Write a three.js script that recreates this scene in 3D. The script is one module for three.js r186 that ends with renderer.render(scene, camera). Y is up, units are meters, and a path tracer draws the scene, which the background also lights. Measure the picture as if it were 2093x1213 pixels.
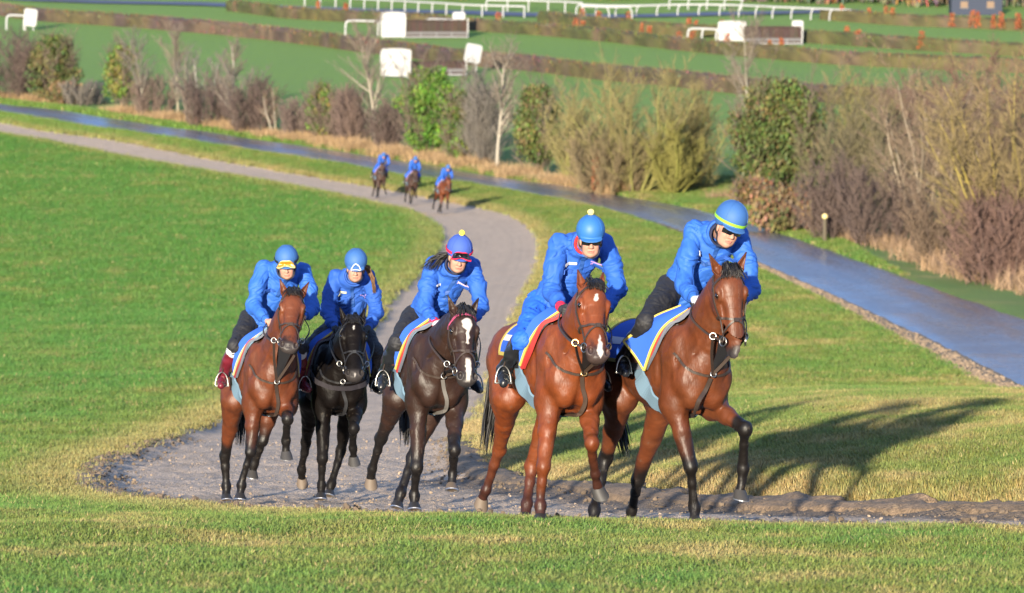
import * as THREE from 'three';
import { ImprovedNoise } from 'three/addons/math/ImprovedNoise.js';
import { mergeGeometries } from 'three/addons/utils/BufferGeometryUtils.js';

// ---------------------------------------------------------------- camera, sky, sun, exposure
const scene = new THREE.Scene();
const EYE = 16;
const camera = new THREE.PerspectiveCamera(8.836, 2093 / 1213, 0.5, 4000);
camera.position.set(0, EYE, 0);
camera.rotation.set(-Math.atan(806 / 7850), 0, 0);
camera.focus = 31.5;
camera.userData.fStop = 4.2;
scene.add(camera);

const SUN_AZ = 13.5 * Math.PI / 180, SUN_EL = 11.2 * Math.PI / 180;
const sunDir = new THREE.Vector3(-Math.sin(SUN_AZ) * Math.cos(SUN_EL), Math.sin(SUN_EL), Math.cos(SUN_AZ) * Math.cos(SUN_EL));
{   // clear winter sky: deep blue overhead, paler towards the horizon, a warm glow round the low sun
  const w = 512, h = 256, data = new Float32Array(w * h * 4);
  for (let y = 0; y < h; y++) for (let x = 0; x < w; x++) {
    const el = ((y + 0.5) / h - 0.5) * Math.PI, az = ((x + 0.5) / w - 0.5) * 2 * Math.PI, dx = Math.cos(el) * Math.cos(az), dy = Math.sin(el), dz = Math.cos(el) * Math.sin(az);
    const t = Math.pow(Math.max(0, dy), 0.55), ang = Math.acos(Math.min(1, dx * sunDir.x + dy * sunDir.y + dz * sunDir.z)) * 180 / Math.PI, g = 0.75 * Math.exp(-ang / 16) + 0.22 * Math.exp(-ang / 48), i = (y * w + x) * 4;
    data[i] = 0.175 + (0.062 - 0.175) * t + g * 0.8; data[i + 1] = 0.295 + (0.135 - 0.295) * t + g * 0.68; data[i + 2] = 0.52 + (0.32 - 0.52) * t + g * 0.5; data[i + 3] = 1;
  }
  const sky = new THREE.DataTexture(data, w, h, THREE.RGBAFormat, THREE.FloatType); sky.name = 'sky'; sky.mapping = THREE.EquirectangularReflectionMapping; sky.magFilter = THREE.LinearFilter; sky.needsUpdate = true; scene.background = sky; scene.environment = sky;
}

const sun = new THREE.DirectionalLight(new THREE.Color(1, 0.885, 0.70), 5);
sun.name = 'sun';
sun.position.copy(sunDir).multiplyScalar(300);
sun.position.y += EYE;
sun.target.position.set(0, 8, -60);
sun.position.add(new THREE.Vector3(0, -8, -60));
sun.castShadow = true;
sun.shadow.mapSize.set(4096, 4096);
Object.assign(sun.shadow.camera, { left: -60, right: 60, top: 60, bottom: -60, near: 10, far: 900 });
sun.shadow.radius = 2;
scene.add(sun, sun.target);

const renderer = new THREE.WebGLRenderer({ antialias: true });
renderer.setSize(1024, 593);
renderer.toneMapping = THREE.LinearToneMapping;
renderer.toneMappingExposure = 2.5;
renderer.shadowMap.enabled = true;
renderer.shadowMap.type = THREE.PCFSoftShadowMap;

// ---------------------------------------------------------------- helpers
function rng(seed) { let a = seed >>> 0; return () => { a = (a + 0x6D2B79F5) | 0; let t = Math.imul(a ^ (a >>> 15), 1 | a); t = (t + Math.imul(t ^ (t >>> 7), 61 | t)) ^ t; return ((t ^ (t >>> 14)) >>> 0) / 4294967296; }; }
const perlin = new ImprovedNoise();
const nz = (x, y, z = 0) => perlin.noise(x + 31.7, y + 17.3, z + 5.1);
const fbm = (x, y, z = 0, o = 4) => { let s = 0, a = 0.5; for (let i = 0; i < o; i++) { s += a * nz(x, y, z + i * 7.7); x *= 2.03; y *= 2.03; z *= 2.03; a *= 0.5; } return s; };
const clamp = (v, a = 0, b = 1) => Math.min(b, Math.max(a, v));
const lerp = (a, b, t) => a + (b - a) * t;
const ss = (a, b, v) => { const t = clamp((v - a) / (b - a)); return t * t * (3 - 2 * t); };
const mix3 = (a, b, t) => [lerp(a[0], b[0], t), lerp(a[1], b[1], t), lerp(a[2], b[2], t)];
const taken = {};
function numbered(name) { const n = taken[name] = (taken[name] ?? -1) + 1; return n ? `${name}_${String(n).padStart(3, '0')}` : name; }
function shadowed(o) { o.traverse(m => { if (m.isMesh) { m.castShadow = true; m.receiveShadow = true; } }); return o; }
function thing(name, label, category, group, pos = [0, 0, 0], turn = 0) {
  const o = new THREE.Group(); o.name = numbered(name); o.position.set(...pos); o.rotation.y = turn;
  o.userData = { label, category }; if (group) o.userData.group = group; scene.add(o); return o;
}
function part(name, geo, mat, parent) { const m = new THREE.Mesh(geo, mat); m.name = name; m.castShadow = m.receiveShadow = true; parent.add(m); return m; }
function structure(name, geo, mat) { const m = new THREE.Mesh(geo, mat); m.name = numbered(name); m.userData.kind = 'structure'; m.castShadow = m.receiveShadow = true; scene.add(m); return m; }
function std(rgb, rough = 0.9, extra = {}) { const m = new THREE.MeshStandardMaterial({ roughness: rough, side: THREE.DoubleSide, ...extra }); m.color.setRGB(...rgb); return m; }
function phys(rgb, rough, extra = {}) { const m = new THREE.MeshPhysicalMaterial({ roughness: rough, side: THREE.DoubleSide, ...extra }); m.color.setRGB(...rgb); return m; }
function tex(w, h, fn, srgb = false, rep = true) {
  const d = new Uint8Array(w * h * 4);
  for (let y = 0; y < h; y++) for (let x = 0; x < w; x++) { const c = fn(x, y), i = (y * w + x) * 4; d[i] = clamp(c[0]) * 255; d[i + 1] = clamp(c[1]) * 255; d[i + 2] = clamp(c[2]) * 255; d[i + 3] = 255; }
  const t = new THREE.DataTexture(d, w, h); t.magFilter = THREE.LinearFilter; t.minFilter = THREE.LinearMipmapLinearFilter; t.generateMipmaps = true;
  if (rep) t.wrapS = t.wrapT = THREE.RepeatWrapping; if (srgb) t.colorSpace = THREE.SRGBColorSpace; t.needsUpdate = true; return t;
}
// seamless value noise for textures
function tileNoise(n, cells, seed) {
  const r = rng(seed), g = Array.from({ length: cells * cells }, () => r());
  return (x, y) => { const u = x / n * cells, v = y / n * cells, i = Math.floor(u), j = Math.floor(v), fu = u - i, fv = v - j, a = fu * fu * (3 - 2 * fu), b = fv * fv * (3 - 2 * fv); const q = (p, k) => g[((k % cells + cells) % cells) * cells + ((p % cells + cells) % cells)]; return lerp(lerp(q(i, j), q(i + 1, j), a), lerp(q(i, j + 1), q(i + 1, j + 1), a), b); };
}
function bufGeo(pos, idx, col, uv, nor) {
  const g = new THREE.BufferGeometry(); g.setAttribute('position', new THREE.Float32BufferAttribute(pos, 3));
  if (idx) g.setIndex(idx); if (col) g.setAttribute('color', new THREE.Float32BufferAttribute(col, 3)); if (uv) g.setAttribute('uv', new THREE.Float32BufferAttribute(uv, 2));
  if (nor) g.setAttribute('normal', new THREE.Float32BufferAttribute(nor, 3)); else g.computeVertexNormals(); return g;
}

// ---------------------------------------------------------------- terrain: a hillside falling from the viewpoint into a shallow valley (d = metres north of the viewpoint, z = -d)
const PD = [0, 12, 21, 25, 28, 29.5, 34, 38, 50, 60, 80, 100, 130, 160, 183, 220, 260, 300, 350, 413, 460, 520, 700, 1200, 2500];
const PY = [1.75, 2.85, 3.80, 4.24, 4.59, 4.77, 5.38, 5.87, 7.2, 8.22, 9.9, 11.3, 12.95, 14.15, 14.82, 15.45, 15.6, 15.3, 14.45, 12.65, 11.2, 9, 4, -2, -10];
const PS = PD.map((_, i) => { const dl = k => (PY[k + 1] - PY[k]) / (PD[k + 1] - PD[k]), n = PD.length; if (!i) return dl(0); if (i === n - 1) return dl(n - 2); const h0 = PD[i] - PD[i - 1], h1 = PD[i + 1] - PD[i]; return (dl(i - 1) * h1 + dl(i) * h0) / (h0 + h1); });
function fall(d) { if (d < 0) return PY[0] + 0.04 * d; let i = 0; while (i < PD.length - 2 && d > PD[i + 1]) i++; const h = PD[i + 1] - PD[i], t = (d - PD[i]) / h, t2 = t * t, t3 = t2 * t; return (2 * t3 - 3 * t2 + 1) * PY[i] + (t3 - 2 * t2 + t) * h * PS[i] + (3 * t2 - 2 * t3) * PY[i + 1] + (t3 - t2) * h * PS[i + 1]; }

function curveThrough(list) {   // rows of x, d, half width -> samples with direction
  const c = new THREE.CatmullRomCurve3(list.map(p => new THREE.Vector3(p[0], p[2] ?? 0, p[1])), false, 'centripetal'), out = [];
  const N = 900; for (let i = 0; i <= N; i++) { const t = i / N, p = c.getPoint(t), q = c.getTangent(t); const l = Math.hypot(q.x, q.z); out.push({ x: p.x, d: p.z, w: p.y, tx: q.x / l, td: q.z / l }); }
  return out;
}
const TRACK = curveThrough([[-62, 318, 2.5], [-35.4, 265, 2.5], [-24.7, 243, 2.5], [-15.4, 220.5, 2.4], [-9, 204.5, 2.3], [-4.7, 191.5, 2.3], [-2.2, 181, 2.3], [-1.1, 168, 2.3], [-0.95, 154, 2.3], [-1.3, 137, 2.3], [-1.7, 123, 2.25], [-1.9, 107, 2.1], [-2.1, 94, 2.05], [-2.5, 72, 2.15], [-2.75, 60, 2.25], [-2.85, 50, 2.3], [-2.65, 44, 2.35], [-1.9, 39, 2.45], [-0.6, 34.7, 2.5], [1.1, 31.6, 2.4], [3.4, 29.6, 2.2], [6, 28, 2.1], [10, 26, 2.1], [16, 24, 2.1]]);
const ROAD = curveThrough([[-66, 336, 2.4], [-38.5, 288.5, 2.4], [-27.3, 269.3, 2.4], [-17.4, 249.3, 2.3], [-10.4, 235.5, 2.2], [-4.1, 218.6, 2.1], [1.4, 205.2, 2.1], [6.1, 190, 2.1], [9.2, 172, 2.05], [11, 151, 2.05], [12.1, 130, 2.05], [12.6, 112, 2.05], [12.6, 92, 2.05], [12.1, 76, 2.05], [11.2, 60, 2.05], [10, 45, 2.05]]);
function near(curve, x, d) { let b = 1e9, k = 0; for (let i = 0; i < curve.length; i += 8) { const e = (curve[i].x - x) ** 2 + (curve[i].d - d) ** 2; if (e < b) { b = e; k = i; } } const lo = Math.max(0, k - 8), hi = Math.min(curve.length - 1, k + 8); for (let i = lo; i <= hi; i++) { const e = (curve[i].x - x) ** 2 + (curve[i].d - d) ** 2; if (e < b) { b = e; k = i; } } const c = curve[k], dx = x - c.x, dd = d - c.d; return { k, dist: Math.sqrt(b), side: c.tx * dd - c.td * dx, w: c.w, c }; }
// side > 0 is the bank above the outside of the bend
function bank(x, d, t) { if (d > 90 || x < -3) return 0; const e = t.side - t.w; if (e < -0.2) return 0; const m = ss(-1.4, 3.2, x) * (1 - ss(52, 78, d)); return m * (0.26 * ss(-0.1, 0.9, e) + 0.42 * ss(0.4, 6.2, e)) * (1 - ss(6.5, 22, e)); }
function landRaw(x, d, t) { const f = clamp((d - 60) / 200); return EYE - fall(d) + bank(x, d, t) + fbm(x * 0.06, d * 0.06, 1, 2) * 0.5 * ss(120, 260, d) * 0.5 + fbm(x * 0.35, d * 0.3, 2, 3) * 0.1 * (1 - f * 0.5); }
function land(x, d) { const t = near(TRACK, x, d); return landRaw(x, d, t); }
// height of the open grass: sunk below the track and road beds
function turf(x, d) {
  const t = near(TRACK, x, d), r = near(ROAD, x, d); let y = landRaw(x, d, t);
  y -= 0.3 * (1 - ss(t.w - 0.75, t.w - 0.2, t.dist)); y -= 0.3 * (1 - ss(r.w - 0.6, r.w - 0.1, r.dist)); return y;
}
const V = (x, d, up = 0) => new THREE.Vector3(x, land(x, d) + up, -d);

// colour of the sward at a place, without light: lush, olive and straw patches
const LUSH = [0.060, 0.178, 0.020], OLIVE = [0.15, 0.19, 0.032], STRAW = [0.36, 0.285, 0.115], FARG = [0.125, 0.232, 0.032];
function sward(x, d, t) {
  const n = fbm(x * 0.42, d * 0.17, 3, 4), n2 = fbm(x * 1.5, d * 0.8, 9, 3), n3 = fbm(x * 0.09, d * 0.04, 21, 3);
  let olive, straw = 0; const left = t.side < 0;
  if (d < 30 && t.dist > t.w * 0.5 && left) { olive = 0.6 + 1.1 * n + 0.9 * n2; straw = ss(0.06, 0.55, n2 + 0.6 * n) * 0.6 + 0.6 * (1 - ss(0.0, 1.0, t.dist - t.w)) * (0.5 + n2); }
  else if (left && d < 260) { olive = 0.10 + 0.8 * n + 0.5 * n3 + 0.55 * (1 - ss(0, 3.5, t.dist - t.w)) * (1 - ss(60, 130, d) * 0.6); straw = 0.55 * (1 - ss(0.1, 1.3, t.dist - t.w)) * (1 - ss(70, 160, d) * 0.5) + ss(0.22, 0.5, n2 * 0.6 + n) * 0.25; }
  else { const far = ss(225, 300, d + x * 0.4); const bk = 1 - ss(45, 95, d); olive = (0.62 + 0.2 * bk + 0.9 * n + 0.6 * n2 + 0.4 * n3) * (1 - far) + 0.1 * far + 0.5 * n3 * far; straw = (ss(0.12, 0.55, n2 * 0.7 + n + 0.2 * bk) * 0.6 + 0.07 * bk + 0.5 * (1 - ss(0, 1.2, t.dist - t.w))) * (1 - far); }
  let c = mix3(LUSH, OLIVE, clamp(olive)); c = mix3(c, FARG, 0.9 * ss(215, 290, d + Math.max(0, x) * 0.9) * (left ? 0 : 1)); c = mix3(c, STRAW, clamp(straw)); return c;
}
function lines(bands) { const out = []; for (const [a, b, s0, s1] of bands) { let v = a, n = 0; while (v < b - 1e-6) { out.push(v); v += lerp(s0, s1, (v - a) / (b - a)); } } out.push(bands[bands.length - 1][1]); return out; }
const GX = lines([[-900, -130, 60, 12], [-130, -30, 8, 1.5], [-30, -7.5, 1.6, 0.25], [-7.5, 8.5, 0.24, 0.24], [8.5, 32, 0.25, 1.6], [32, 130, 1.5, 8], [130, 900, 12, 60]]);
const GD = lines([[-60, 14, 10, 1], [14, 48, 0.24, 0.24], [48, 110, 0.3, 1.0], [110, 320, 0.8, 2.2], [320, 560, 2.4, 6], [560, 2400, 10, 160]]);
{
  const pos = [], col = [], uv = [], idx = [];
  for (const d of GD) for (const x of GX) {
    const t = near(TRACK, x, d), c = sward(x, d, t); pos.push(x, turf(x, d), -d); col.push(...c); uv.push(x, d);
  }
  const w = GX.length; for (let j = 0; j < GD.length - 1; j++) for (let i = 0; i < w - 1; i++) { const a = j * w + i; idx.push(a, a + 1, a + w, a + 1, a + w + 1, a + w); }
  const n1 = tileNoise(512, 128, 5), n2 = tileNoise(512, 37, 6), n3 = tileNoise(512, 256, 7);
  const map = tex(512, 512, (x, y) => { const v = 0.62 + 0.3 * (n1(x, y * 0.5) - 0.5) + 0.2 * (n2(x, y) - 0.5) + 0.45 * (n3(x, y) - 0.5); return [v * 1.04, v, v * 0.92]; });
  map.repeat.set(1 / 2.3, 1 / 2.3);
  const bump = map.clone(); bump.repeat.set(1 / 1.1, 1 / 1.1);
  const m = std([1.75, 1.75, 1.75], 0.95, { vertexColors: true, map, bumpMap: bump, bumpScale: 0.03 });
  structure('ground', bufGeo(pos, idx, col, uv), m);
}

// ---------------------------------------------------------------- a strip that follows a curve across the land
function strip(curve, k0, k1, lo, hi, across, heightAt, colorAt, stepOf) {
  const pos = [], col = [], uv = [], idx = []; let n = 0, run = 0, last = null;
  const push = c => { if (last) run += Math.hypot(c.x - last.x, c.d - last.d); last = c; for (let j = 0; j <= across; j++) { const f = lerp(lo(c), hi(c), j / across), x = c.x - c.td * f, d = c.d + c.tx * f; pos.push(x, heightAt(x, d, f, c), -d); col.push(...colorAt(x, d, f, c)); uv.push(f, run); } n++; };
  let acc = 1e9, prev = null;
  for (let k = k0; k <= k1; k++) {
    const c = curve[k]; if (prev) { const seg = Math.hypot(c.x - prev.x, c.d - prev.d), st = stepOf(c), parts = Math.max(1, Math.ceil(seg / st)); for (let i = 1; i <= parts; i++) { const t = i / parts; acc += seg / parts; if (acc >= st * 0.999) { acc = 0; push({ x: lerp(prev.x, c.x, t), d: lerp(prev.d, c.d, t), w: lerp(prev.w, c.w, t), tx: lerp(prev.tx, c.tx, t), td: lerp(prev.td, c.td, t) }); } } } else { push(c); acc = 0; } prev = c;
  }
  const w = across + 1; for (let j = 0; j < n - 1; j++) for (let i = 0; i < across; i++) { const a = j * w + i; idx.push(a, a + 1, a + w, a + 1, a + w + 1, a + w); }
  return bufGeo(pos, idx, col, uv);
}
const SAND = [0.50, 0.375, 0.262], EARTH = [0.145, 0.106, 0.072];
// churned surface: shallow bed, lumps, a ridge of dark thrown-up earth along both sides
function trackY(x, d, f, c) {
  const e = Math.abs(f) / c.w, close = 1 - ss(46, 70, d), wob = 0.12 * fbm(x * 0.9, d * 0.9, 4, 3);
  let y = land(x, d) - 0.035 - 0.02 * (1 - e * e);
  y += close * (0.045 * fbm(x * 3.1, d * 3.1, 5, 3) + 0.028 * Math.max(0, nz(x * 13, d * 13, 6)) + 0.020 * nz(x * 6.1, d * 6.1, 11));
  const ridge = ss(0.78, 0.93, e + wob) * (1 - ss(0.98, 1.1, e)); y += ridge * (0.055 + close * (0.07 * Math.abs(fbm(x * 4, d * 4, 8, 3)) + 0.05 * Math.max(0, nz(x * 11, d * 11, 7))));
  if (d < 60) y -= 0.25 * ss(1.0, 1.16, e); else y -= 0.2 * ss(1.0, 1.12, e); return y;
}
function trackC(x, d, f, c) {
  const e = Math.abs(f) / c.w + 0.10 * fbm(x * 0.8, d * 0.55, 4, 4), n = fbm(x * 2.2, d * 1.4, 12, 4), close = 1 - ss(50, 120, d);
  let k = ss(0.80, 0.95, e) * (0.95 - 0.25 * ss(150, 220, d)) * (0.75 + 0.5 * n); if (f > 0 && d < 43) k = Math.max(k, ss(0.42, 0.75, e + 0.3 * n));
  const s = SAND.map((v, i) => v * (1 + 0.5 * n * (0.4 + 0.6 * close)) * (1 - 0.1 * fbm(x * 0.5, d * 0.12, 15, 2))); return mix3(s, EARTH, clamp(k + close * 0.10 * ss(0.15, 0.45, n)));
}
{
  const n1 = tileNoise(512, 200, 15), n2 = tileNoise(512, 61, 16), n3 = tileNoise(512, 21, 17);
  const map = tex(512, 512, (x, y) => { const v = 0.62 + 0.5 * (n1(x, y) - 0.5) + 0.3 * (n2(x, y) - 0.5) + 0.14 * (n3(x, y) - 0.5); return [v, v, v]; });
  const m2 = map.clone(); map.repeat.set(1 / 1.7, 1 / 1.7); m2.repeat.set(1 / 1.7, 1 / 1.7);
  const m = std([1.5, 1.5, 1.5], 0.96, { vertexColors: true, map, bumpMap: m2, bumpScale: 0.03 });
  structure('gallop_track', strip(TRACK, 0, 900, c => -c.w * 1.13, c => c.w * 1.13, 80, trackY, trackC, c => c.d < 50 ? 0.075 : c.d < 80 ? 0.22 : 0.9), m);
}
{   // churned earth thrown up on the bank outside the bend
  const k0 = TRACK.findIndex(c => c.d < 52 && c.d > 20 && c.x > -6), n1 = tileNoise(512, 120, 55), n2 = tileNoise(512, 40, 56), map = tex(512, 512, (x, y) => { const v = 0.62 + 0.5 * (n1(x, y) - 0.5) + 0.35 * (n2(x, y) - 0.5); return [v, v, v]; }); map.repeat.set(1 / 1.3, 1 / 1.3);
  const reach = c => 0.16 + 0.16 * (1 - ss(30, 42, c.d));
  structure('earth_bank', strip(TRACK, k0, 890, c => c.w * 0.84, c => c.w + reach(c) + 0.4, 30, (x, d, f, c) => { const u = (f - c.w * 0.84) / (c.w * 0.16 + reach(c)), e = fbm(x * 1.6, d * 1.6, 61, 3); return land(x, d) + 0.02 - 0.07 * (1 - ss(0, 0.12, u)) + 0.05 * ss(0.05, 0.4, u) + 0.035 * Math.abs(fbm(x * 3.3, d * 3.3, 62, 3)) + 0.025 * Math.max(0, nz(x * 9, d * 9, 63)) - 0.28 * ss(0.7, 1.15, u + 0.9 * e); }, (x, d, f, c) => { const n = fbm(x * 2.6, d * 2.2, 64, 4); return [0.19 * (1 + 0.9 * n), 0.128 * (1 + 0.85 * n), 0.075 * (1 + 0.8 * n)]; }, c => c.d < 44 ? 0.075 : 0.2), std([1.5, 1.5, 1.5], 0.97, { vertexColors: true, map, bumpMap: map, bumpScale: 0.012 }));
}
{   // damp metalled road with a crown and worn wheel tracks
  const n1 = tileNoise(512, 256, 25), n2 = tileNoise(512, 33, 26), n3 = tileNoise(512, 9, 27);
  const map = tex(512, 512, (x, y) => { const v = 0.6 + 0.3 * (n1(x, y) - 0.5) + 0.25 * (n2(x, y) - 0.5); return [v, v, v]; });
  const rough = tex(512, 512, (x, y) => { const v = 0.32 + 0.14 * (n2(x, y) - 0.5) + 0.24 * (n3(x, y * 0.25) - 0.5); return [v, v, v]; });
  map.repeat.set(0.4, 0.4); rough.repeat.set(1 / 4.2, 1 / 22); rough.offset.set(0.5, 0);
  const m = phys([1.5, 1.5, 1.6], 1, { vertexColors: true, map, roughnessMap: rough, clearcoat: 0.8, clearcoatRoughness: 0.28 });
  structure('road', strip(ROAD, 0, 900, c => -c.w, c => c.w, 16, (x, d, f, c) => land(x, d) + 0.02 + 0.06 * (1 - (f / c.w) ** 2) - 0.03 * Math.exp(-(((Math.abs(f) - 0.85) / 0.35) ** 2)) - 0.06 * ss(0.9, 1, Math.abs(f) / c.w), (x, d, f, c) => { const n = fbm(x * 0.5, d * 0.2, 31, 3), w = 1 + 0.5 * n - 0.2 * Math.exp(-(((Math.abs(f) - 0.85) / 0.3) ** 2)); return [0.078 * w, 0.088 * w, 0.115 * w]; }, c => c.d < 130 ? 0.5 : 1.2), m);  // asphalt colour tinted blue to stand in for reflected sky
  // loose stone and earth along the near edge of the road
  const st = std([1.5, 1.5, 1.5], 0.95, { vertexColors: true, map: map, bumpMap: map, bumpScale: 0.05 });
  structure('gravel_verge', strip(ROAD, 470, 900, c => -c.w + 0.05, c => -c.w - 0.25 - 0.4 * (1 - ss(90, 165, c.d)), 8, (x, d, f, c) => land(x, d) + 0.035 + 0.05 * Math.max(0, fbm(x * 3, d * 2, 33, 3)) - 0.09 * ss(c.w + 0.3, c.w + 0.8, Math.abs(f)), (x, d, f, c) => { const n = fbm(x * 3, d * 1.5, 35, 3); return [0.19 + 0.24 * n, 0.14 + 0.17 * n, 0.085 + 0.1 * n]; }, () => 0.25), st);
}
{   // a second drive far across the valley
  const FAR = curveThrough([[-75, 470, 3], [-48, 449, 3], [-38, 444, 3], [-20, 434, 3], [0, 424, 3], [12, 421, 3], [24, 424, 3], [40, 432, 3]]);
  structure('road', strip(FAR, 0, 900, c => -c.w, c => c.w, 3, (x, d) => land(x, d) + 0.12, () => [0.075, 0.085, 0.12], () => 2), std([1, 1, 1], 0.5, { vertexColors: true }));
}
// ---------------------------------------------------------------- implicit bodies: distance fields meshed into one skin
const smin = (a, b, k) => { const h = Math.max(k - Math.abs(a - b), 0); return Math.min(a, b) - h * h / (4 * k); };
const smax = (a, b, k) => -smin(-a, -b, k);
const v3 = (a) => new THREE.Vector3(a[0], a[1], a[2]);
function cone(a, ra, b, rb) {
  const [ax, ay, az] = a, bx = b[0] - ax, by = b[1] - ay, bz = b[2] - az, l2 = bx * bx + by * by + bz * bz + 1e-12;
  return (x, y, z) => { const px = x - ax, py = y - ay, pz = z - az; let t = (px * bx + py * by + pz * bz) / l2; t = t < 0 ? 0 : t > 1 ? 1 : t; const qx = px - bx * t, qy = py - by * t, qz = pz - bz * t; return Math.sqrt(qx * qx + qy * qy + qz * qz) - (ra + (rb - ra) * t); };
}
function ball(c, r, ax) {   // ellipsoid; ax: optional three axes
  const [cx, cy, cz] = c, [rx, ry, rz] = r, X = ax ? ax[0] : { x: 1, y: 0, z: 0 }, Y = ax ? ax[1] : { x: 0, y: 1, z: 0 }, Z = ax ? ax[2] : { x: 0, y: 0, z: 1 };
  return (x, y, z) => { const dx = x - cx, dy = y - cy, dz = z - cz, a = (dx * X.x + dy * X.y + dz * X.z) / rx, b = (dx * Y.x + dy * Y.y + dz * Y.z) / ry, c2 = (dx * Z.x + dy * Z.y + dz * Z.z) / rz; const k1 = Math.sqrt(a * a + b * b + c2 * c2), k2 = Math.sqrt((a / rx) ** 2 + (b / ry) ** 2 + (c2 / rz) ** 2); return k2 < 1e-9 ? -Math.min(rx, ry, rz) : k1 * (k1 - 1) / k2; };
}
function loft(rows, lat) {   // rows of centre, half width along lat, half depth across it
  const n = rows.length, seg = [];
  for (let i = 0; i < n - 1; i++) { const a = v3(rows[i].c), b = v3(rows[i + 1].c), t = b.clone().sub(a), l = t.length(); t.divideScalar(l); const L = lat.clone().addScaledVector(t, -lat.dot(t)).normalize(), B = new THREE.Vector3().crossVectors(t, L); seg.push({ a, t, l, L, B, w0: rows[i].w, w1: rows[i + 1].w, h0: rows[i].h, h1: rows[i + 1].h }); }
  return (x, y, z) => {
    let best = 1e9;
    for (let i = 0; i < seg.length; i++) {
      const s = seg[i], px = x - s.a.x, py = y - s.a.y, pz = z - s.a.z; let u = px * s.t.x + py * s.t.y + pz * s.t.z, over = 0; if (u < 0) { over = u; u = 0; } else if (u > s.l) { over = u - s.l; u = s.l; }
      const f = u / s.l, w = s.w0 + (s.w1 - s.w0) * f, h = s.h0 + (s.h1 - s.h0) * f, a = px * s.L.x + py * s.L.y + pz * s.L.z, b = px * s.B.x + py * s.B.y + pz * s.B.z, m = Math.min(w, h) * 0.8;
      const A = a / w, Bq = b / h, C = over / m, k1 = Math.sqrt(A * A + Bq * Bq + C * C), k2 = Math.sqrt((A / w) ** 2 + (Bq / h) ** 2 + (C / m) ** 2), d = k2 < 1e-9 ? -m : k1 * (k1 - 1) / k2; if (d < best) best = d;
    } return best;
  };
}
function blend(list, k) { return (x, y, z) => { let d = list[0](x, y, z); for (let i = 1; i < list.length; i++) d = smin(d, list[i](x, y, z), k); return d; }; }
function grad(f, x, y, z, e = 0.004) { const a = f(x + e, y, z) - f(x - e, y, z), b = f(x, y + e, z) - f(x, y - e, z), c = f(x, y, z + e) - f(x, y, z - e), l = Math.hypot(a, b, c) || 1; return [a / l, b / l, c / l]; }
// surface nets over a box, far blocks skipped
function skin(f, lo, hi, h, colorAt) {
  const nx = Math.ceil((hi[0] - lo[0]) / h) + 1, ny = Math.ceil((hi[1] - lo[1]) / h) + 1, nzz = Math.ceil((hi[2] - lo[2]) / h) + 1, g = new Float32Array(nx * ny * nzz), B = 6, cut = 5.3 * h * 1.9;
  for (let bk = 0; bk < nzz; bk += B) for (let bj = 0; bj < ny; bj += B) for (let bi = 0; bi < nx; bi += B) {
    const c = f(lo[0] + (bi + 2.5) * h, lo[1] + (bj + 2.5) * h, lo[2] + (bk + 2.5) * h), far = Math.abs(c) > cut;
    for (let k = bk; k < Math.min(bk + B, nzz); k++) for (let j = bj; j < Math.min(bj + B, ny); j++) for (let i = bi; i < Math.min(bi + B, nx); i++) g[(k * ny + j) * nx + i] = far ? c : f(lo[0] + i * h, lo[1] + j * h, lo[2] + k * h);
  }
  const id = new Int32Array(nx * ny * nzz).fill(-1), pos = [], idx = [], sx = 1, sy = nx, sz = nx * ny, off = [0, sx, sy, sx + sy, sz, sz + sx, sz + sy, sz + sx + sy];
  const E = [[0, 1], [2, 3], [4, 5], [6, 7], [0, 2], [1, 3], [4, 6], [5, 7], [0, 4], [1, 5], [2, 6], [3, 7]];
  for (let k = 0; k < nzz - 1; k++) for (let j = 0; j < ny - 1; j++) for (let i = 0; i < nx - 1; i++) {
    const o = (k * ny + j) * nx + i; let m = 0; for (let q = 0; q < 8; q++) if (g[o + off[q]] < 0) m |= 1 << q; if (m === 0 || m === 255) continue;
    let x = 0, y = 0, z = 0, n = 0;
    for (const [a, b] of E) { if (((m >> a) & 1) === ((m >> b) & 1)) continue; const ga = g[o + off[a]], gb = g[o + off[b]], t = ga / (ga - gb); x += lerp(a & 1, b & 1, t); y += lerp((a >> 1) & 1, (b >> 1) & 1, t); z += lerp((a >> 2) & 1, (b >> 2) & 1, t); n++; }
    id[o] = pos.length / 3; pos.push(lo[0] + (i + x / n) * h, lo[1] + (j + y / n) * h, lo[2] + (k + z / n) * h);
  }
  const quad = (a, b, c, d, flip) => { if (a < 0 || b < 0 || c < 0 || d < 0) return; flip ? idx.push(a, c, b, a, d, c) : idx.push(a, b, c, a, c, d); };
  for (let k = 1; k < nzz - 1; k++) for (let j = 1; j < ny - 1; j++) for (let i = 1; i < nx - 1; i++) {
    const o = (k * ny + j) * nx + i, s = g[o] < 0;
    if (s !== g[o + sx] < 0) quad(id[o], id[o - sy], id[o - sy - sz], id[o - sz], !s);
    if (s !== g[o + sy] < 0) quad(id[o], id[o - sz], id[o - sx - sz], id[o - sx], !s);
    if (s !== g[o + sz] < 0) quad(id[o], id[o - sx], id[o - sx - sy], id[o - sy], !s);
  }
  const nor = [], col = colorAt ? [] : null;
  for (let i = 0; i < pos.length; i += 3) {
    let n = grad(f, pos[i], pos[i + 1], pos[i + 2], h * 0.5); const d = clamp(f(pos[i], pos[i + 1], pos[i + 2]), -h * 0.5, h * 0.5); pos[i] -= d * n[0]; pos[i + 1] -= d * n[1]; pos[i + 2] -= d * n[2]; nor.push(...n); if (col) col.push(...colorAt(pos[i], pos[i + 1], pos[i + 2], n));
  }
  const geo = bufGeo(pos, idx, col, null, nor); return geo;
}
const both = (a, b) => (x, y, z) => Math.max(a(x, y, z), b(x, y, z));
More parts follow.
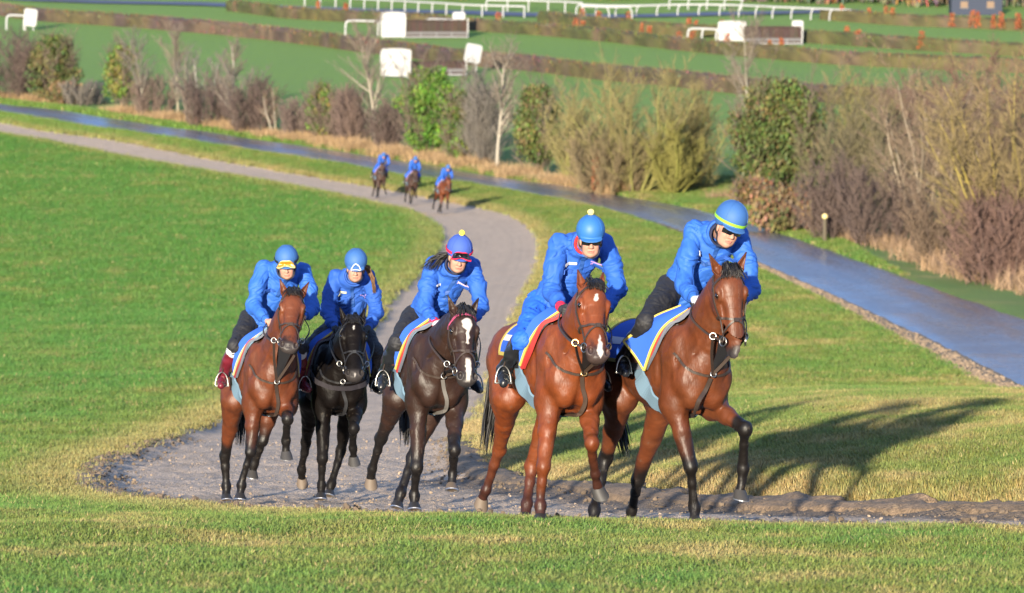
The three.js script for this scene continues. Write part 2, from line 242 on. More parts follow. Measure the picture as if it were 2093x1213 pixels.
function boundsOf(pts, pad) { const lo = [1e9, 1e9, 1e9], hi = [-1e9, -1e9, -1e9]; for (const p of pts) for (let i = 0; i < 3; i++) { lo[i] = Math.min(lo[i], p[i] - pad); hi[i] = Math.max(hi[i], p[i] + pad); } return [lo, hi]; }
const A = (p, q, t) => [lerp(p[0], q[0], t), lerp(p[1], q[1], t), lerp(p[2], q[2], t)];
const add = (p, v, s = 1) => [p[0] + v.x * s, p[1] + v.y * s, p[2] + v.z * s];
// push a point along the field's slope until it lies off above the skin
function settle(f, p, off) { let q = [...p]; for (let i = 0; i < 14; i++) { const d = f(q[0], q[1], q[2]) - off; if (Math.abs(d) < 4e-4) break; const n = grad(f, ...q, 0.006); for (let k = 0; k < 3; k++) q[k] -= n[k] * d * 0.8; } return q; }
// a strap with thickness lying on a field (or free when f is null)
function strap(points, width, thick, f, off = 0.004, opt = {}) {
  const c = new THREE.CatmullRomCurve3(points.map(v3), !!opt.closed, 'centripetal'), N = opt.n || Math.max(10, points.length * 7), pos = [], idx = [], P = [];
  for (let i = 0; i <= N; i++) { let p = c.getPoint(i / N).toArray(); if (f) p = settle(f, p, off); P.push(p); }
  for (let i = 0; i <= N; i++) {
    const p = P[i], a = P[Math.max(0, i - 1)], b = P[Math.min(N, i + 1)], t = v3(b).sub(v3(a)).normalize(), n = f ? v3(grad(f, ...p, 0.01)) : v3(opt.up || [0, 0, 1]); n.addScaledVector(t, -n.dot(t)).normalize(); const s = new THREE.Vector3().crossVectors(t, n), w = (opt.taper ? lerp(width, opt.taper, i / N) : width) / 2;
    for (const [u, v] of [[-1, -1], [1, -1], [1, 1], [-1, 1]]) pos.push(p[0] + s.x * u * w + n.x * v * thick / 2, p[1] + s.y * u * w + n.y * v * thick / 2, p[2] + s.z * u * w + n.z * v * thick / 2);
  }
  for (let i = 0; i < N; i++) for (let k = 0; k < 4; k++) { const a = i * 4 + k, b = i * 4 + (k + 1) % 4; idx.push(a, b, a + 4, b, b + 4, a + 4); }
  if (!opt.closed) { idx.push(0, 2, 1, 0, 3, 2); const e = N * 4; idx.push(e, e + 1, e + 2, e, e + 2, e + 3); }
  const g = bufGeo(pos, idx).toNonIndexed(); g.computeVertexNormals(); return g;
}
function tube(points, r, sides = 6, closed = false) { return new THREE.TubeGeometry(new THREE.CatmullRomCurve3(points.map(v3), closed, 'centripetal'), Math.max(8, points.length * 6), r, sides, closed); }
// a cloth with thickness through a grid of points (rows of equal length)
function cloth(grid, thick, smoothN = 3) {
  const R = grid.length, C = grid[0].length, fine = []; const cols = [];
  for (const row of grid) { const c = new THREE.CatmullRomCurve3(row.map(v3), false, 'centripetal'), n = (C - 1) * smoothN; cols.push(Array.from({ length: n + 1 }, (_, i) => c.getPoint(i / n))); }
  const n = (R - 1) * smoothN, w = cols[0].length; for (let j = 0; j <= n; j++) fine.push([]);
  for (let i = 0; i < w; i++) { const c = new THREE.CatmullRomCurve3(cols.map(r => r[i]), false, 'centripetal'); for (let j = 0; j <= n; j++) fine[j].push(c.getPoint(j / n)); }
  const pos = [], idx = [], H = n + 1, nrm = (j, i) => { const a = fine[j][Math.min(w - 1, i + 1)].clone().sub(fine[j][Math.max(0, i - 1)]), b = fine[Math.min(n, j + 1)][i].clone().sub(fine[Math.max(0, j - 1)][i]); return a.cross(b).normalize(); };
  for (const s of [-1, 1]) for (let j = 0; j < H; j++) for (let i = 0; i < w; i++) { const q = fine[j][i].clone().addScaledVector(nrm(j, i), s * thick / 2); pos.push(q.x, q.y, q.z); }
  const M = H * w; for (let j = 0; j < H - 1; j++) for (let i = 0; i < w - 1; i++) { const a = j * w + i; idx.push(a, a + 1, a + w, a + 1, a + w + 1, a + w); const b = a + M; idx.push(b, b + w, b + 1, b + 1, b + w, b + w + 1); }
  const rim = []; for (let i = 0; i < w; i++) rim.push(i); for (let j = 1; j < H; j++) rim.push(j * w + w - 1); for (let i = w - 2; i >= 0; i--) rim.push((H - 1) * w + i); for (let j = H - 2; j > 0; j--) rim.push(j * w);
  const off = pos.length / 3; for (const r of rim) { pos.push(pos[r * 3], pos[r * 3 + 1], pos[r * 3 + 2], pos[(r + M) * 3], pos[(r + M) * 3 + 1], pos[(r + M) * 3 + 2]); }
  for (let k = 0; k < rim.length; k++) { const a = off + k * 2, b = off + ((k + 1) % rim.length) * 2; idx.push(a, a + 1, b, b, a + 1, b + 1); }
  const g = bufGeo(pos, idx); g.userData.edge = rim.map(r => fine[Math.floor(r / w)][r % w].toArray()); return g;
}
function hairs(roots, r) {   // thin tapering locks, each given by a polyline and a width
  const pos = [], idx = [];
  for (const { p, w } of roots) { const n = p.length, o = pos.length / 3; for (let i = 0; i < n; i++) { const a = v3(p[Math.max(0, i - 1)]), b = v3(p[Math.min(n - 1, i + 1)]), t = b.sub(a).normalize(), s = new THREE.Vector3().crossVectors(t, new THREE.Vector3(r() - 0.5, r() - 0.5, r() - 0.5).normalize()).normalize(), u = new THREE.Vector3().crossVectors(t, s), ww = w * (1 - 0.85 * (i / (n - 1)) ** 1.5); for (let k = 0; k < 3; k++) { const an = k * 2.094; pos.push(p[i][0] + (s.x * Math.cos(an) + u.x * Math.sin(an)) * ww, p[i][1] + (s.y * Math.cos(an) + u.y * Math.sin(an)) * ww, p[i][2] + (s.z * Math.cos(an) + u.z * Math.sin(an)) * ww); } } for (let i = 0; i < n - 1; i++) for (let k = 0; k < 3; k++) { const a = o + i * 3 + k, b = o + i * 3 + (k + 1) % 3; idx.push(a, b, a + 3, b, b + 3, a + 3); } }
  return bufGeo(pos, idx);
}

// ---------------------------------------------------------------- horses
// hair lying down the coat: fine streaks and soft mottling, repeated every 0.9 m
const [coatMap, coatBump] = (() => { const n1 = tileNoise(512, 160, 41), n2 = tileNoise(512, 22, 42), n3 = tileNoise(512, 56, 43), n4 = tileNoise(512, 256, 44), streak = (x, y) => n1(x, y * 0.25) - 0.5, bump = tex(512, 512, (x, y) => { const v = 0.5 + 0.30 * streak(x, y) + 0.45 * (n2(x, y) - 0.5) + 0.35 * (n3(x, y) - 0.5); return [v, v, v]; }), map = tex(512, 512, (x, y) => { const v = 0.80 + 0.10 * streak(x, y) + 0.16 * (n2(x, y) - 0.5) + 0.10 * (n3(x, y) - 0.5) + 0.08 * (n4(x, y) - 0.5); return [v, v * 0.985, v * 0.97]; }); return [map, bump]; })();
const M = {
  leather: std([0.035, 0.022, 0.016], 0.5), black: std([0.012, 0.012, 0.014], 0.55), steel: std([0.36, 0.35, 0.33], 0.36, { metalness: 1 }), brass: std([0.7, 0.48, 0.2], 0.3, { metalness: 1 }),
  mane: std([0.012, 0.010, 0.009], 0.5), eye: phys([0.008, 0.006, 0.005], 0.08, { clearcoat: 1, clearcoatRoughness: 0.05 }), hoofGrey: std([0.036, 0.033, 0.031], 0.6), hoofPale: std([0.115, 0.085, 0.06], 0.65), hoofDark: std([0.02, 0.018, 0.017], 0.6), shoe: std([0.5, 0.5, 0.52], 0.35, { metalness: 0.9 }),
  clothBlue: std([0.016, 0.085, 0.43], 0.85), clothPale: std([0.115, 0.19, 0.26], 0.92), trim: std([0.40, 0.31, 0.06], 0.8), padRed: std([0.32, 0.02, 0.02], 0.75), padGrey: std([0.10, 0.11, 0.14], 0.8), saddle: std([0.05, 0.02, 0.016], 0.45), white: std([0.55, 0.55, 0.57], 0.7), rope: std([0.33, 0.05, 0.12], 0.8),
};
const vary = (x, y, z) => fbm(x * 3.1 + 9, y * 3.1, z * 3.1, 3);
function horseField(P) {
  const L = new THREE.Vector3(1, 0, 0);
  const rows = [[-1.0, 1.27, 0.10, 0.12], [-0.88, 1.325, 0.205, 0.22], [-0.68, 1.345, 0.265, 0.262], [-0.45, 1.305, 0.265, 0.272], [-0.18, 1.24, 0.287, 0.312], [0.08, 1.21, 0.282, 0.345], [0.30, 1.235, 0.25, 0.355], [0.46, 1.24, 0.222, 0.31], [0.575, 1.20, 0.176, 0.215]].map(r => ({ c: [0, r[1], r[0]], w: r[2], h: r[3] }));
  const trunk = loft(rows, L), nb = [0, 1.33, 0.46], pl = P.poll, mid = A(nb, pl, 0.5); mid[1] += 0.035; mid[2] -= 0.01;
  const neck = loft([{ c: nb, w: 0.165, h: 0.27 }, { c: A(A(nb, mid, 0.55), [nb[0], nb[1] + 0.1, nb[2] + 0.15], 0.3), w: 0.138, h: 0.225 }, { c: mid, w: 0.115, h: 0.185 }, { c: A(mid, pl, 0.55), w: 0.092, h: 0.142 }, { c: pl, w: 0.075, h: 0.1 }], L);
  const list = [], grooves = [[cone([0, 1.17, 0.715], 0.006, [0, 0.93, 0.645], 0.010), 0.04]];
  list.push([ball([0, 1.49, 0.24], [0.07, 0.13, 0.3]), 0.08]);
  for (const s of [-1, 1]) {
    list.push([ball([s * 0.088, 1.06, 0.565], [0.095, 0.14, 0.10]), 0.05]);
    list.push([ball([s * 0.168, 1.25, 0.43], [0.085, 0.30, 0.15]), 0.06]);
    list.push([ball([s * 0.16, 1.15, 0.565], [0.072, 0.12, 0.085]), 0.045]);
    list.push([ball([s * 0.17, 1.0, 0.40], [0.095, 0.16, 0.12]), 0.05]);
    grooves.push([cone([s * 0.168, 1.46, 0.44], 0.010, [s * 0.218, 1.24, 0.575], 0.002), 0.05]);   // in front of the shoulder blade
    grooves.push([cone([s * 0.258, 1.32, 0.30], 0.010, [s * 0.26, 1.04, 0.33], 0.010), 0.05]);   // behind the shoulder
    grooves.push([cone([s * 0.125, 1.33, 0.68], 0.002, A([s * 0.075, 1.5, 0.86], [P.poll[0] + s * 0.06, P.poll[1] - 0.2, P.poll[2] - 0.02], 0.6), 0.008), 0.035]);   // jugular furrow
    grooves.push([ball([s * 0.31, 1.2, -0.40], [0.05, 0.13, 0.08]), 0.06]);   // flank
    list.push([ball([s * 0.13, 1.29, -0.72], [0.15, 0.24, 0.24]), 0.06]);
  }
  const legs = { FR: leg(P.FR, [-0.155, 0.955, 0.40], true, -1), FL: leg(P.FL, [0.155, 0.955, 0.40], true, 1), HR: leg(P.HR, [-0.185, 1.0, -0.5], false, -1), HL: leg(P.HL, [0.185, 1.0, -0.5], false, 1) };
  const head = headField(P);
  const body = (x, y, z) => {
    let d = smin(trunk(x, y, z), neck(x, y, z), 0.09); for (let i = 0; i < list.length; i++) d = smin(d, list[i][0](x, y, z), list[i][1]);
    const lf = Math.min(legs.FR.f(x, y, z), legs.FL.f(x, y, z)), lh = Math.min(legs.HR.f(x, y, z), legs.HL.f(x, y, z)); d = smin(d, lf, 0.055); d = smin(d, lh, 0.07); for (let i = 0; i < grooves.length; i++) d = smax(d, -grooves[i][0](x, y, z), grooves[i][1]); if (d > -0.03 && d < 0.03) { const w = 0.6 * nz(x * 5, y * 5, z * 5); d += 0.008 * nz(x * 8, y * 6 + w, z * 8) + 0.008 * (Math.abs(nz(x * 10 + 3, y * 5.5 + w, z * 10)) - 0.2) + 0.0022 * nz(x * 23, y * 17, z * 23); }; return d;
  };
  const f = (x, y, z) => { const d = body(x, y, z); return smin(d, head.f(x, y, z), 0.045); };
  return { f, body, trunk: (x, y, z) => { let d = smin(trunk(x, y, z), neck(x, y, z), 0.09); for (let i = 0; i < list.length; i++) d = smin(d, list[i][0](x, y, z), list[i][1]); return d; }, legs, head, neckTop: [nb, mid, pl] };
}
function leg(J, top, front, s) {
  const [k, fe, ft] = J, t = v3(ft).sub(v3(fe)).normalize(), cor = add(fe, t, Math.max(0.05, v3(ft).distanceTo(v3(fe)) - 0.062)), parts = [];
  if (front) {
    const el = [top[0], top[1], top[2]], m = A(el, k, 0.45); m[2] += 0.012;
    parts.push(cone([top[0] * 0.9, 1.1, 0.42], 0.108, el, 0.092), cone(el, 0.092, m, 0.068), cone(m, 0.068, k, 0.047), ball([k[0], k[1], k[2] + 0.008], [0.049, 0.058, 0.052]), cone([k[0], k[1] - 0.02, k[2]], 0.042, A(k, fe, 0.4), 0.030), cone(A(k, fe, 0.4), 0.030, fe, 0.032), ball(fe, [0.040, 0.043, 0.046]), cone(fe, 0.033, cor, 0.038));
    const back = [0, 0, -0.022]; parts.push(cone(A(k, fe, 0.2).map((q, i) => q + back[i]), 0.022, A(fe, k, 0.1).map((q, i) => q + back[i]), 0.026));
  } else {
    const hip = [top[0] * 0.75, 1.27, -0.66], st = [top[0], top[1], top[2]], m = A(st, k, 0.5);
    parts.push(cone(hip, 0.17, st, 0.13), ball([top[0] * 1.03, 1.04, -0.6], [0.115, 0.2, 0.19]), cone(st, 0.118, m, 0.074), cone(m, 0.074, k, 0.047), ball([k[0], k[1], k[2] - 0.012], [0.047, 0.062, 0.062]), cone([k[0], k[1] + 0.05, k[2] - 0.045], 0.024, A(k, m, 0.75).map((q, i) => q + [0, 0, -0.04][i]), 0.026), cone(k, 0.046, A(k, fe, 0.4), 0.036), cone(A(k, fe, 0.4), 0.036, fe, 0.036), ball(fe, [0.042, 0.046, 0.048]), cone(fe, 0.036, cor, 0.04));
  }
  return { f: blend(parts, 0.028), knee: k, fet: fe, foot: ft, cor, dir: t, front };
}
function headField(P) {
  const o = v3(P.poll), m = v3(P.muz), a = m.clone().sub(o), len = a.length(); a.normalize();
  const lat = new THREE.Vector3(1, 0, -(P.headYaw || 0)).normalize(), L = lat.clone().addScaledVector(a, -lat.dot(a)).normalize(), N = new THREE.Vector3().crossVectors(L, a).multiplyScalar(-1); if (N.z < 0) N.negate();
  const at = (t, l, n) => { const q = o.clone().addScaledVector(a, t * len).addScaledVector(L, l).addScaledVector(N, n); return [q.x, q.y, q.z]; }, ax = [L, a, N];
  const base = loft([[-0.03, 0.06, 0.07, -0.02], [0.06, 0.096, 0.10, -0.015], [0.16, 0.116, 0.118, -0.012], [0.27, 0.117, 0.122, -0.014], [0.42, 0.096, 0.110, -0.012], [0.6, 0.082, 0.085, -0.002], [0.78, 0.077, 0.072, 0.004], [0.9, 0.081, 0.068, 0.002], [0.97, 0.074, 0.056, -0.006]].map(r => ({ c: at(r[0], 0, r[3]), w: r[1], h: r[2] })), L);
  const addl = [], sub = [];
  addl.push([ball(at(0.13, 0, 0.075), [0.075, 0.075, 0.035], ax), 0.05]);   // forehead
  for (const s of [-1, 1]) {
    addl.push([ball(at(0.33, s * 0.066, -0.065), [0.05, 0.115, 0.09], ax), 0.03]);   // cheek
    addl.push([ball(at(0.225, s * 0.103, 0.058), [0.024, 0.04, 0.03], ax), 0.022]);   // brow
    addl.push([ball(at(0.30, s * 0.096, 0.035), [0.018, 0.05, 0.03], ax), 0.025]);
    addl.push([ball(at(0.43, s * 0.084, 0.02), [0.014, 0.10, 0.016], ax), 0.02]);   // facial crest
    addl.push([ball(at(0.925, s * 0.056, 0.028), [0.037, 0.046, 0.034], ax), 0.018]);   // nostril rim
    sub.push([ball(at(0.935, s * 0.063, 0.056), [0.018, 0.030, 0.022], ax), 0.01]);
    sub.push([ball(at(0.263, s * 0.124, 0.052), [0.016, 0.022, 0.018], ax), 0.008]);   // eye opening
    sub.push([ball(at(0.52, s * 0.10, 0.048), [0.03, 0.10, 0.03], ax), 0.04]);   // hollow beside the nose bone
    // ear
    const out = P.ears ?? 0.34, e = a.clone().multiplyScalar(-1).addScaledVector(L, s * out).addScaledVector(N, P.earFwd ?? 0.28).normalize(), b = v3(at(0.0, s * 0.062, 0.015)), fwd = N.clone().addScaledVector(L, s * 0.35).normalize(), q = (t, w) => { const p = b.clone().addScaledVector(e, t).addScaledVector(fwd, w); return [p.x, p.y, p.z]; };
    addl.push([cone(q(-0.03, 0), 0.032, q(0.055, 0), 0.038), 0.022], [cone(q(0.055, 0), 0.038, q(0.185, 0.004), 0.005), 0.006]);
    sub.push([cone(q(0.02, 0.028), 0.018, q(0.06, 0.026), 0.029), 0.006], [cone(q(0.06, 0.026), 0.029, q(0.165, 0.018), 0.004), 0.006]);
  }
  addl.push([ball(at(0.99, 0, 0.0), [0.048, 0.028, 0.042], ax), 0.02], [ball(at(0.955, 0, -0.05), [0.036, 0.045, 0.026], ax), 0.012]);
  const R = len * 0.62, cx = (o.x + m.x) / 2, cy = (o.y + m.y) / 2, cz = (o.z + m.z) / 2;
  const f = (x, y, z) => { const far = Math.hypot(x - cx, y - cy, z - cz) - R - 0.12; if (far > 0.15) return far + 0.1; let d = base(x, y, z); for (const [g, k] of addl) d = smin(d, g(x, y, z), k); for (const [g, k] of sub) d = smax(d, -g(x, y, z), k); return d; };
  const coord = (x, y, z) => { const px = x - o.x, py = y - o.y, pz = z - o.z; return [(px * a.x + py * a.y + pz * a.z) / len, px * L.x + py * L.y + pz * L.z, px * N.x + py * N.y + pz * N.z]; };
  return { f, at, a, L, N, len, coord };
}
function makeHorse(P, C, cell = 0.0158) {
  const label = C.label, F = horseField(P), H = F.head, horse = thing('horse', label, 'horse', C.group || 'horses galloping at the front'), r = rng(C.seed);
  const coat = C.coat, dark = C.points;
  const legPts = Object.values(F.legs);
  const color = (x, y, z, n) => {
    const v = 1 + 0.5 * vary(x, y, z) + 0.3 * vary(x * 3.3 + 4, y * 3.3, z * 3.3); let c = coat.map((q, i) => q * v * (1 + 0.25 * i * vary(x * 1.7, y * 1.7 + 8, z * 1.7))), k = 0;
    // dark points: each leg by its own run from above the joint downwards
    for (const g of legPts) { const a = g.knee, b = g.fet, ab = [b[0] - a[0], b[1] - a[1], b[2] - a[2]], l2 = ab[0] ** 2 + ab[1] ** 2 + ab[2] ** 2, px = x - a[0], py = y - a[1], pz = z - a[2], t = (px * ab[0] + py * ab[1] + pz * ab[2]) / l2, q = clamp(t, -1.1, 1.6), d = Math.hypot(px - ab[0] * q, py - ab[1] * q, pz - ab[2] * q); if (d < 0.14 && y < 0.98) k = Math.max(k, ss(C.legStart ?? -1.0, C.legEnd ?? -0.1, t + 0.5 * vary(x * 2, y * 2, z * 2)) * (1 - ss(0.10, 0.14, d))); }
    const [t, l, m] = H.coord(x, y, z);
    if (t > -0.45 && t < 1.15 && Math.abs(l) < 0.16 && m > -0.2 && m < 0.25) {
      k = Math.max(k, ss(0.76, 0.93, t + 0.25 * vary(x * 5, y * 5, z * 5)) * 0.9); if (t < -0.02) k = Math.max(k, ss(-0.10, -0.36, t) * 0.8);   // muzzle, ear tips
      k = Math.max(k, (1 - ss(0.018, 0.036, Math.hypot((t - 0.262) * H.len, Math.abs(l) - 0.12, m - 0.05))) * 0.85);
    }
    c = mix3(c, dark, clamp(k) * (C.pointDepth ?? 1)); if (t > 0.82 && t < 1.1 && Math.abs(l) < 0.1 && m > -0.1 && m < 0.12) c = mix3(c, [0.045, 0.04, 0.04], 0.6 * ss(0.86, 0.95, t));
    if (t > 0.84 && t < 1.04 && Math.abs(m + 0.030 + 0.03 * (t - 0.95)) < 0.005 && Math.abs(l) < 0.1) c = [0.012, 0.009, 0.009];
    { const mud = nz(x * 55 + C.seed, y * 55, z * 55); if (y < 0.95 && mud > 0.58) c = mix3(c, [0.10, 0.08, 0.06], 0.3); }
    if (C.white && m > 0.02) { const w = C.white(t, l + 0.012 * nz(x * 30, y * 30, z * 30)); if (w > 0) c = mix3(c, [0.46, 0.43, 0.40], clamp(w)); }
    return c;
  };
  const mat = phys([1, 1, 1], C.gloss ?? 0.47, { vertexColors: true, specularIntensity: C.spec ?? 0.62, map: coatMap, bumpMap: coatBump, bumpScale: 0.0022 }); mat.color.setRGB(1.25, 1.25, 1.25);
  // the head gets a finer mesh; both halves share one field and meet inside the neck
  const cutN = v3(P.poll).sub(v3(F.neckTop[1])).normalize(), cutP = v3(A(F.neckTop[1], P.poll, 0.55)), c0 = cutN.dot(cutP), side = (x, y, z) => cutN.x * x + cutN.y * y + cutN.z * z - c0;
  const pts = [[-0.32, 0, -1.02], [0.32, 1.66, 0.7], P.poll, ...legPts.flatMap(g => [g.knee, g.fet, g.foot])], [lo, hi] = boundsOf(pts, 0.08);
  const gBody = skin(both(F.f, (x, y, z) => side(x, y, z) - 0.008), lo, hi, cell, color);
  const hp = [P.poll, P.muz, H.at(-0.32, 0.15, 0.1), H.at(-0.32, -0.15, 0.1), cutP.toArray()], [l2, h2] = boundsOf(hp, 0.16);
  const gHead = skin(both(F.f, (x, y, z) => -side(x, y, z)), l2, h2, cell * 0.5, color);
  const gAll = mergeGeometries([gBody, gHead]), gp = gAll.attributes.position, uvs = new Float32Array(gp.count * 2); for (let i = 0; i < gp.count; i++) { const x = gp.getX(i), y = gp.getY(i), z = gp.getZ(i); uvs[i * 2] = (z + Math.sign(x) * x * -1.0 + (x < 0 ? 0.37 : 0)) / 0.9; uvs[i * 2 + 1] = (y + 0.35 * z) / 0.9; } gAll.setAttribute('uv', new THREE.BufferAttribute(uvs, 2)); part('body', gAll, mat, horse);
  for (const s of [-1, 1]) { const e = new THREE.SphereGeometry(0.021, 14, 10); e.translate(...H.at(0.262, s * 0.1095, 0.049)); part('eye', e, M.eye, horse); }
  // hooves: walls flaring to the ground, pale sole, steel shoe
  for (const [key, g] of Object.entries(F.legs)) {
    const hoof = hoofGeo(g, key), w = C.hoof?.[key] || M.hoofDark, m = part('hoof', hoof.wall, w, horse); part('shoe', hoof.shoe, M.shoe, m); part('sole', hoof.sole, M.hoofPale, m);
  }
  // mane along the crest, forelock between the ears
  const locks = [], [nb, md, pl] = F.neckTop, crest = new THREE.CatmullRomCurve3([v3([0, 1.56, 0.34]), v3(md).add(new THREE.Vector3(0, 0.15, -0.08)), v3(pl).add(new THREE.Vector3(0, 0.07, -0.06))]);
  const nL = C.far ? 30 : 110; for (let i = 0; i < nL; i++) { const t = (i + r() * 0.8) / nL, p = settle(F.f, crest.getPoint(Math.min(1, t)).toArray(), -0.004), s = (C.maneSide || 1) * (0.04 + 0.05 * r()), l = 0.05 + 0.05 * r(), bk = -0.05 * r(); locks.push({ p: [p, [p[0] + s * 0.5, p[1] + 0.03 + 0.03 * r(), p[2] + bk * 0.4], [p[0] + s, p[1] + 0.01 - l * 0.3, p[2] + bk], [p[0] + s * 1.3, p[1] - l, p[2] + bk * 1.5]], w: 0.011 }); }
  part('mane', hairs(locks, r), M.mane, horse);
  const fl = [], nF = C.far ? 12 : 60; for (let i = 0; i < nF; i++) { const l0 = (r() - 0.5) * 0.09, up = 0.02 + r() * 0.035, sw = (r() - 0.5) * 0.09 + l0 * 0.8, ln = 0.035 + 0.075 * r(); fl.push({ p: [H.at(-0.05, l0, 0.0 + r() * 0.02), H.at(-0.09 - up * 0.8, l0 * 1.2, 0.055 + up * 0.5), H.at(-0.02, l0 + sw * 0.5, 0.115), H.at(-0.0 + ln, l0 + sw, 0.12 - 0.2 * Math.max(0, ln - 0.05))], w: 0.009 }); }
  part('forelock', hairs(fl, r), M.mane, horse);
  const tl = [], nT = C.far ? 20 : 90, dock = [0, 1.36, -1.06]; for (let i = 0; i < nT; i++) { const a = r() * 6.28, q = 0.03 * Math.sqrt(r()), w = 0.075 * r(), x0 = Math.cos(a) * q, bx = (C.tailX || 0), ln = 0.62 + 0.2 * r(); tl.push({ p: [[x0 * 0.6, dock[1] + Math.sin(a) * q, -1.0], [x0 * 1.4 + bx * 0.1, 1.33 + Math.sin(a) * q, -1.11], [x0 * 2 + bx * 0.5 + Math.cos(a) * w * 0.4, 1.14, -1.19 + Math.sin(a) * w * 0.4], [bx + Math.cos(a) * w * 0.8, 1.36 - ln * 0.75, -1.2 + Math.sin(a) * w], [bx * 1.3 + Math.cos(a) * w * 0.7, 1.36 - ln, -1.16 + Math.sin(a) * w]], w: 0.014 }); }
  part('tail', hairs(tl, r), M.mane, horse);
  return { horse, F, H };
}
function hoofGeo(g, key) {
  const d = g.dir.clone(), fwd = new THREE.Vector3(0, 0, 1).addScaledVector(d, -d.z).normalize(), sd = new THREE.Vector3().crossVectors(fwd, d).normalize(), c = v3(g.cor), out = [], pos = [], idx = [], N = 18;
  const ring = (h, rs, rf, sh) => { for (let i = 0; i < N; i++) { const a = i / N * Math.PI * 2, q = c.clone().addScaledVector(d, h).addScaledVector(sd, Math.cos(a) * rs).addScaledVector(fwd, Math.sin(a) * (Math.sin(a) < 0 ? rf * 0.8 : rf) + sh); pos.push(q.x, q.y, q.z); } };
  ring(-0.012, 0.037, 0.039, 0); ring(0.004, 0.047, 0.051, 0.002); ring(0.03, 0.054, 0.064, 0.018); ring(0.056, 0.061, 0.074, 0.034);
  for (let k = 0; k < 3; k++) for (let i = 0; i < N; i++) { const a = k * N + i, b = k * N + (i + 1) % N; idx.push(a, b, a + N, b, b + N, a + N); }
  const wall = bufGeo(pos, idx), sp = [], si = [], q0 = 3 * N; const ctr = c.clone().addScaledVector(d, 0.047).addScaledVector(fwd, 0.03); sp.push(ctr.x, ctr.y, ctr.z); for (let i = 0; i < N; i++) sp.push(pos[(q0 + i) * 3], pos[(q0 + i) * 3 + 1], pos[(q0 + i) * 3 + 2]); for (let i = 0; i < N; i++) si.push(0, 1 + i, 1 + (i + 1) % N);
  const sole = bufGeo(sp, si), shp = []; for (let i = 0; i <= 14; i++) { const a = lerp(-0.9, Math.PI + 0.9, i / 14), q = c.clone().addScaledVector(d, 0.059).addScaledVector(sd, Math.cos(a) * 0.052).addScaledVector(fwd, Math.sin(a) * (Math.sin(a) < 0 ? 0.05 : 0.062) + 0.034); shp.push(q.toArray()); }
  const shoe = strap(shp, 0.018, 0.009, null, 0, { up: d.toArray(), n: 20 }); return { wall, sole, shoe };
}
// ---------------------------------------------------------------- trees and shrubs
function prism(o, a, b, ra, rb, sides, c) {
  const dx = b[0] - a[0], dy = b[1] - a[1], dz = b[2] - a[2], l = Math.hypot(dx, dy, dz) || 1, t = [dx / l, dy / l, dz / l], q = Math.abs(t[1]) > 0.9 ? [1, 0, 0] : [0, 1, 0];
  let s = [t[1] * q[2] - t[2] * q[1], t[2] * q[0] - t[0] * q[2], t[0] * q[1] - t[1] * q[0]]; const sl = Math.hypot(...s); s = s.map(v => v / sl); const u = [t[1] * s[2] - t[2] * s[1], t[2] * s[0] - t[0] * s[2], t[0] * s[1] - t[1] * s[0]], base = o.p.length / 3;
  for (const [pt, r] of [[a, ra], [b, rb]]) for (let i = 0; i < sides; i++) { const an = i / sides * 6.2832, cs = Math.cos(an), sn = Math.sin(an); o.p.push(pt[0] + (s[0] * cs + u[0] * sn) * r, pt[1] + (s[1] * cs + u[1] * sn) * r, pt[2] + (s[2] * cs + u[2] * sn) * r); o.n.push(s[0] * cs + u[0] * sn, s[1] * cs + u[1] * sn, s[2] * cs + u[2] * sn); o.c.push(...c); }
  for (let i = 0; i < sides; i++) { const k = (i + 1) % sides; o.i.push(base + i, base + k, base + sides + i, base + k, base + sides + k, base + sides + i); }
}
const sink = () => ({ p: [], n: [], i: [], c: [] }), solid = o => bufGeo(o.p, o.i, o.c, null, o.n);
const barkMat = std([1, 1, 1], 0.92, { vertexColors: true }), leafMat = std([1, 1, 1], 0.75, { vertexColors: true });
function leafQuad(o, p, sz, r, c) { const a = r() * 6.28, b = Math.acos(2 * r() - 1), n = [Math.sin(b) * Math.cos(a), Math.abs(Math.cos(b)) * 0.8 + 0.2, Math.sin(b) * Math.sin(a)], s = [-n[2], 0, n[0]], sl = Math.hypot(...s) || 1, u = s.map(v => v / sl), w = [n[1] * u[2] - n[2] * u[1], n[2] * u[0] - n[0] * u[2], n[0] * u[1] - n[1] * u[0]], k = o.p.length / 3; for (const [e, f] of [[-0.5, 0], [0, -0.7], [0.5, 0], [0, 0.8]]) { o.p.push(p[0] + (u[0] * e + w[0] * f) * sz, p[1] + (u[1] * e + w[1] * f) * sz, p[2] + (u[2] * e + w[2] * f) * sz); o.n.push(...n); o.c.push(...c); } o.i.push(k, k + 1, k + 2, k, k + 2, k + 3); }
